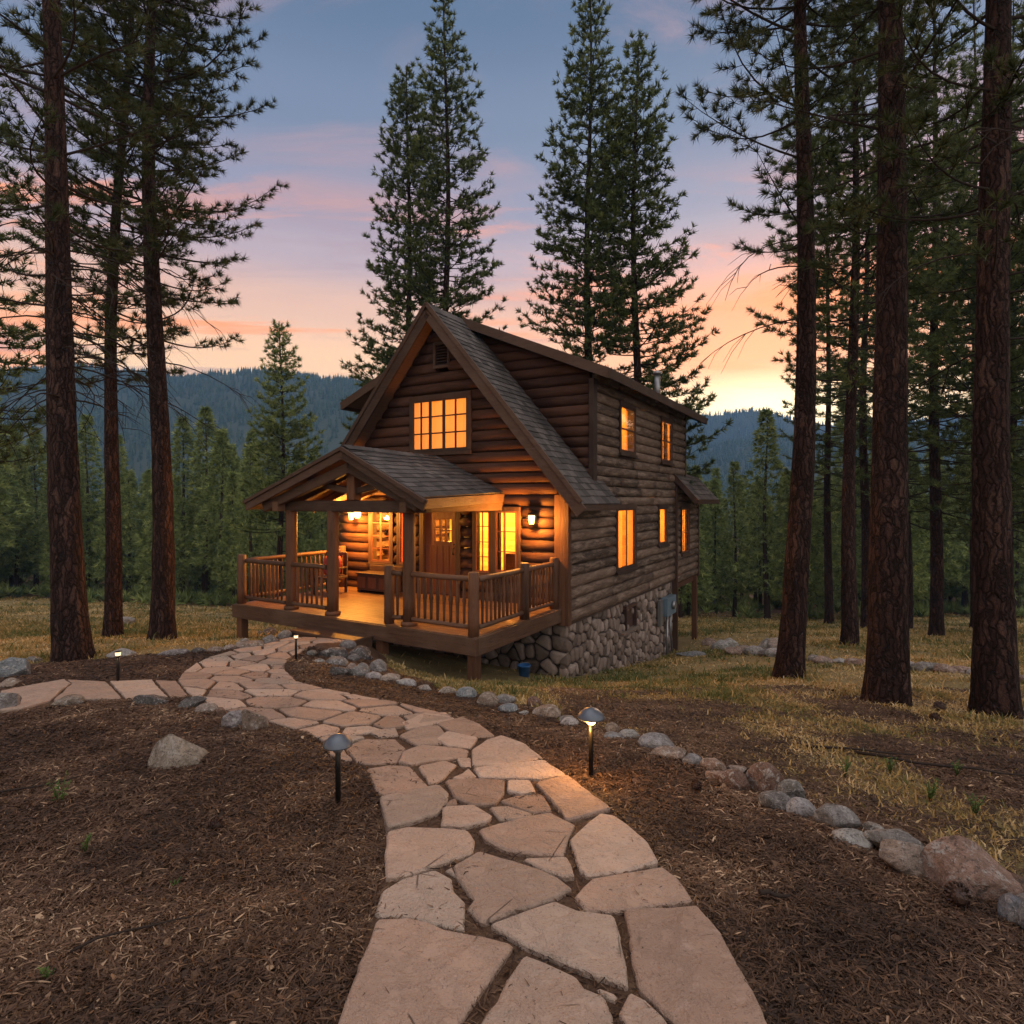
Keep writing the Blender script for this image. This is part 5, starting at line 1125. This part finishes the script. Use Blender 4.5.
# ------------------------------------------------------------------ ground cover
def cover():
    rg = np.random.default_rng(21)
    # fallen needles over the bare yard
    n = 780000; d = 1.5+8.2*rg.uniform(0, 1, n)**1.5; px = rg.uniform(-300, 1340, n); x = (px-512)*d/FPX; y = d
    br = (x > .3) & (y < 9.5) & (rg.uniform(0, 1, n) < .2+.7*np.clip((fbm(x*1.2, y*1.2, 4, 77)-.36)*-4.5+1, 0, 1)*np.clip((10-y)/3.5, .35, .95))
    ok = (duffmask(x, y) | br) & ~inpoly(x, y, SPURW) & (~inpoly(x, y, PATHW) | (rg.uniform(0, 1, n) < .10)); x, y = x[ok], y[ok]; n = len(x)
    bump = (fbm(x*1.3, y*1.3, 3, 1)-.44)*.10+(fbm(x*6, y*6, 3, 2)-.44)*.05
    clump = fbm(x*2.2, y*2.2, 3, 31)
    bump = np.where(inpoly(x, y, PATHW), .006, bump); z = zg(x, y)+bump+rg.uniform(.0, .018, n); a = rg.normal(.5, 1.3, n)+fbm(x*.8, y*.8, 2, 8)*3; L = (.007+.026*rg.uniform(0, 1, n)**2.5)*(1+y*.06); w = rg.uniform(.0009, .0024, n)*(1+y*.2)
    e = rg.normal(0, .22, n); dx, dy, dz = np.cos(a)*np.cos(e), np.sin(a)*np.cos(e), np.sin(e)
    chip = rg.uniform(0, 1, n) < .012; w = np.where(chip, w*rg.uniform(3, 7, n), w); L = np.where(chip, np.minimum(L, .012)*rg.uniform(.8, 1.6, n), L)
    bend = rg.normal(0, .12, n)*L
    c = np.stack([x, y, z], 1); dv = np.stack([dx, dy, dz], 1); s = np.stack([-dy, dx, rg.normal(0, .5, n)], 1); s /= np.linalg.norm(s, axis=1)[:, None]
    m = c+s*bend[:, None]+np.array([0, 0, 1])*(.15*L)[:, None]
    a0, a1 = c-dv*L[:, None], c+dv*L[:, None]; W = s*w[:, None]
    V = np.stack([a0-W, a0+W, m+W, m-W, a1+W*.4, a1-W*.4], 1).reshape(-1, 3); b = (np.arange(n)*6)[:, None]
    F = np.stack([b+np.array([0, 1, 2, 3]), b+np.array([3, 2, 4, 5])], 1).reshape(-1, 4)
    rn = np.clip(rg.beta(1.3, 3.6, n)*1.0+(clump-.45)*.8+(fbm(x*.7, y*.7, 3, 55)-.44)*.45+(rg.uniform(0, 1, n) > .993)*.5, 0, 1)
    o = link('pine_litter', np_mesh('pine_litter', V, F, np.repeat(rn, 2)), M['litter']); tag(o, 'brown fallen pine needles and bark crumbs over the bare yard', 'pine litter', None, 'stuff')
    # dry meadow grass
    n = 600000; d = 2.3*np.exp(rg.uniform(0, 1, n)**.85*math.log(52/2.3)); px = rg.uniform(-150, 1180, n); x = (px-512)*d/FPX; y = d
    near_r = (x > 0.5) & (y < 9.5); den = np.where(near_r, np.clip((fbm(x*1.2, y*1.2, 4, 77)-.36)*5, .05, 1)*np.clip((y-2.0)/4.5, .36, 1), np.clip((fbm(x*.5, y*.5, 4, 78)-.25)*4, .12, 1))
    rnd = rg.uniform(0, 1, n); lx = (x-1.146)*.86-(y-12.4)*.51; ly = (x-1.146)*.51+(y-12.4)*.86
    house = (lx > -6.7) & (lx < .12) & (ly > -.1) & (ly < 10.8); under = (lx > -6.4) & (lx < -.15) & (ly > -3.2) & (ly <= 0)
    ok = ~duffmask(x, y) & (rnd < den) & ~house & ~(under & (rnd > .02)) & ~inpoly(x, y, PATHW) & ~inpoly(x, y, SPURW); x, y = x[ok], y[ok]; n = len(x)
    H = rg.gamma(2.0, .025, n)*np.where((x > .5) & (y < 7), .7, 1)*np.clip(.35+y*.05, .35, 1.4)*np.clip(.4+(fbm(x*1.6, y*1.6, 3, 91)-.25)*2.6, .4, 2.2)+.02; w = (.0032+.0009*y)*rg.uniform(.7, 1.3, n)
    near = np.clip((30-np.hypot(x, y))/20, 0, 1); bump = ((fbm(x*1.3, y*1.3, 3, 1)-.44)*.10+(fbm(x*6, y*6, 3, 2)-.44)*.05)*near
    c = np.stack([x, y, zg(x, y)+bump-.01], 1); a = rg.uniform(0, 6.283, n); s = np.stack([np.cos(a), np.sin(a), np.zeros(n)], 1)*w[:, None]
    ln = np.stack([rg.normal(0, .6, n), rg.normal(0, .6, n), np.ones(n)], 1); ln /= np.linalg.norm(ln, axis=1)[:, None]; t2 = ln+np.stack([rg.normal(0, .6, n), rg.normal(0, .6, n), rg.normal(-.2, .3, n)], 1)
    m = c+ln*(H*.55)[:, None]; tp = m+t2*(H*.45)[:, None]
    V = np.stack([c-s, c+s, m+s*.7, m-s*.7, tp], 1).reshape(-1, 3); b = (np.arange(n)*5)[:, None]
    F = np.concatenate([np.stack([b[:, 0], b[:, 0]+1, b[:, 0]+2], 1), np.stack([b[:, 0], b[:, 0]+2, b[:, 0]+3], 1), np.stack([b[:, 0]+3, b[:, 0]+2, b[:, 0]+4], 1)])
    g = fbm(x*.45+3, y*.45, 3, 41); g3 = fbm(x*1.6, y*1.6, 3, 91); rn = np.clip(.42+(g-.44)*1.5-(g3-.44)*1.5+rg.normal(0, .24, n), 0, 1)
    o = link('dry_grass', np_mesh('dry_grass', V, F, np.tile(rn, 3)), M['grass']); tag(o, 'short straw-coloured dry grass over the meadow and yard', 'grass', None, 'stuff')
cover()
# fallen sticks and cones
def stick(px, py, L, a, label, r=.007):
    p = hit(px, py); mb = MB(); k = 7; c = random.uniform(-.12, .12); pts = []
    for i in range(k):
        s = i/(k-1)-.5; x = p.x+math.cos(a)*s*L-math.sin(a)*c*L*(1-4*s*s)+random.uniform(-.01, .01)*L; y = p.y+math.sin(a)*s*L+math.cos(a)*c*L*(1-4*s*s); pts.append((x, y, z1(x, y)+.03+random.uniform(0, .02)))
    mb.tube(pts, [r*(1-.6*i/k) for i in range(k)], 6, wob=.3)
    q = Vector(pts[3]); mb.tube([q, q+Vector((math.cos(a+.8)*.2*L, math.sin(a+.8)*.2*L, .02))], [r*.6, r*.25], 5)
    tag(mb.build('twig', M['branch'], None), label, 'twig', 'fallen twigs on the ground')
stick(150, 940, .5, .5, 'long curved twig lying in the foreground litter at lower left', .005)
stick(30, 792, .5, .6, 'bent twig on the bare ground at the left edge')
stick(620, 690, .7, -.2, 'thin twig in the grass behind the glowing path light')
stick(940, 768, 1.1, -.35, 'long fallen branch in the grass at right', .012)
stick(860, 755, .8, -.1, 'fallen branch in the grass right of the border rocks', .010)
stick(775, 905, .12, -.2, 'short dark bark stick on the litter right of the walk', .012)
def cone(px, py, label, s=1.):
    p = hit(px, py); t = []; mb = MB(); n = 60
    mb.lathe((0, 0, 0), [(.01, -.045), (.026, -.03), (.03, 0), (.022, .03), (.005, .05)], 8)
    for i in range(n):
        f = i/n; z = -.045+.095*f; r = .034*math.sin(math.pi*min(1, f*.9+.12)); a = i*2.4; o = Vector((math.cos(a), math.sin(a), 0)); q = Vector((-o.y, o.x, 0)); c = Vector((0, 0, z))+o*r*.55; e = c+o*r*.75+Vector((0, 0, .010))
        mb.add([c-q*.008, c+q*.008, e+q*.007, e-q*.007, e-Vector((0, 0, .006))], [(0, 1, 2, 3), (3, 2, 4), (0, 3, 4), (1, 4, 2)])
    o = mb.build('pine_cone', M['darkwood']); o.location = (p.x, p.y, p.z+.04*s); o.rotation_euler = (1.4, random.uniform(0, 6), random.uniform(0, 6)); o.scale = (s, s, s); tag(o, label, 'pine cone', 'pine cones on the ground')
cone(940, 712, 'dark pine cone in the grass beside the right-hand trunks', 1.6); cone(958, 905, 'dark pine cone in front of the big boulder', 1.1); cone(935, 722, 'lower pine cone of the pair near the right trunks', 1.3); cone(697, 790, 'pine cone on the litter right of the walk', .8); cone(215, 832, 'pine cone on the bare ground left of the walk', .9)
def weed(px, py, h, n, label, rr, sp=.35):
    p = hit(px, py); rg = random.Random(int(px*7+py)); mb = MB(); o = thing('weed', label, 'plant', tuple(p), 0, 'green weeds in the yard'); st = MB()
    for i in range(n):
        a = rg.uniform(0, 6.28); L = h*rg.uniform(.5, 1); d = Vector((math.cos(a)*sp, math.sin(a)*sp, 1)).normalized(); st.tube([(0, 0, -.02), tuple(d*L*.5), tuple(d*L+Vector((d.x, d.y, 0))*L*.15)], [.003, .0025, .0015], 4)
        for k in range(7):
            f = .25+.75*k/7; c = d*L*f; b = rg.uniform(0, 6.28); u = Vector((math.cos(b), math.sin(b), rg.uniform(-.1, .6))).normalized(); q = u.cross(Vector((0, 0, 1))).normalized(); s = h*.16
            mb.add([c, c+u*s*.5+q*s*.2, c+u*s, c+u*s*.5-q*s*.2], [(0, 1, 2, 3)], rg.random())
    st.build('stem', M['leaf'], o, fix=False); mb.build('leaves', M['leaf'], o, fix=False)
for px, py, h, n, lab in [(845, 775, .13, 9, 'green weed right of the round reddish rock'), (930, 800, .15, 12, 'larger green weed above the long grey rock'), (975, 815, .15, 9, 'green weed behind the big boulder'), (957, 775, .13, 8, 'low green weed under the fallen branch'), (890, 772, .14, 8, 'small bright green weed in the patchy grass at right'), (60, 805, .22, 5, 'sparse weed on the bare ground at left'), (48, 985, .10, 6, 'tiny yellow-green weed at lower left'), (163, 640, .35, 9, 'green sprout at the foot of the left pine nearest the porch'), (85, 850, .10, 7, 'low greyish weed in the left litter'), (722, 682, .3, 6, 'dry weed in the orange grass by the foundation'), (175, 890, .06, 5, 'tiny seedling in the middle of the left litter')]:
    weed(px, py, h, n, lab, 0)
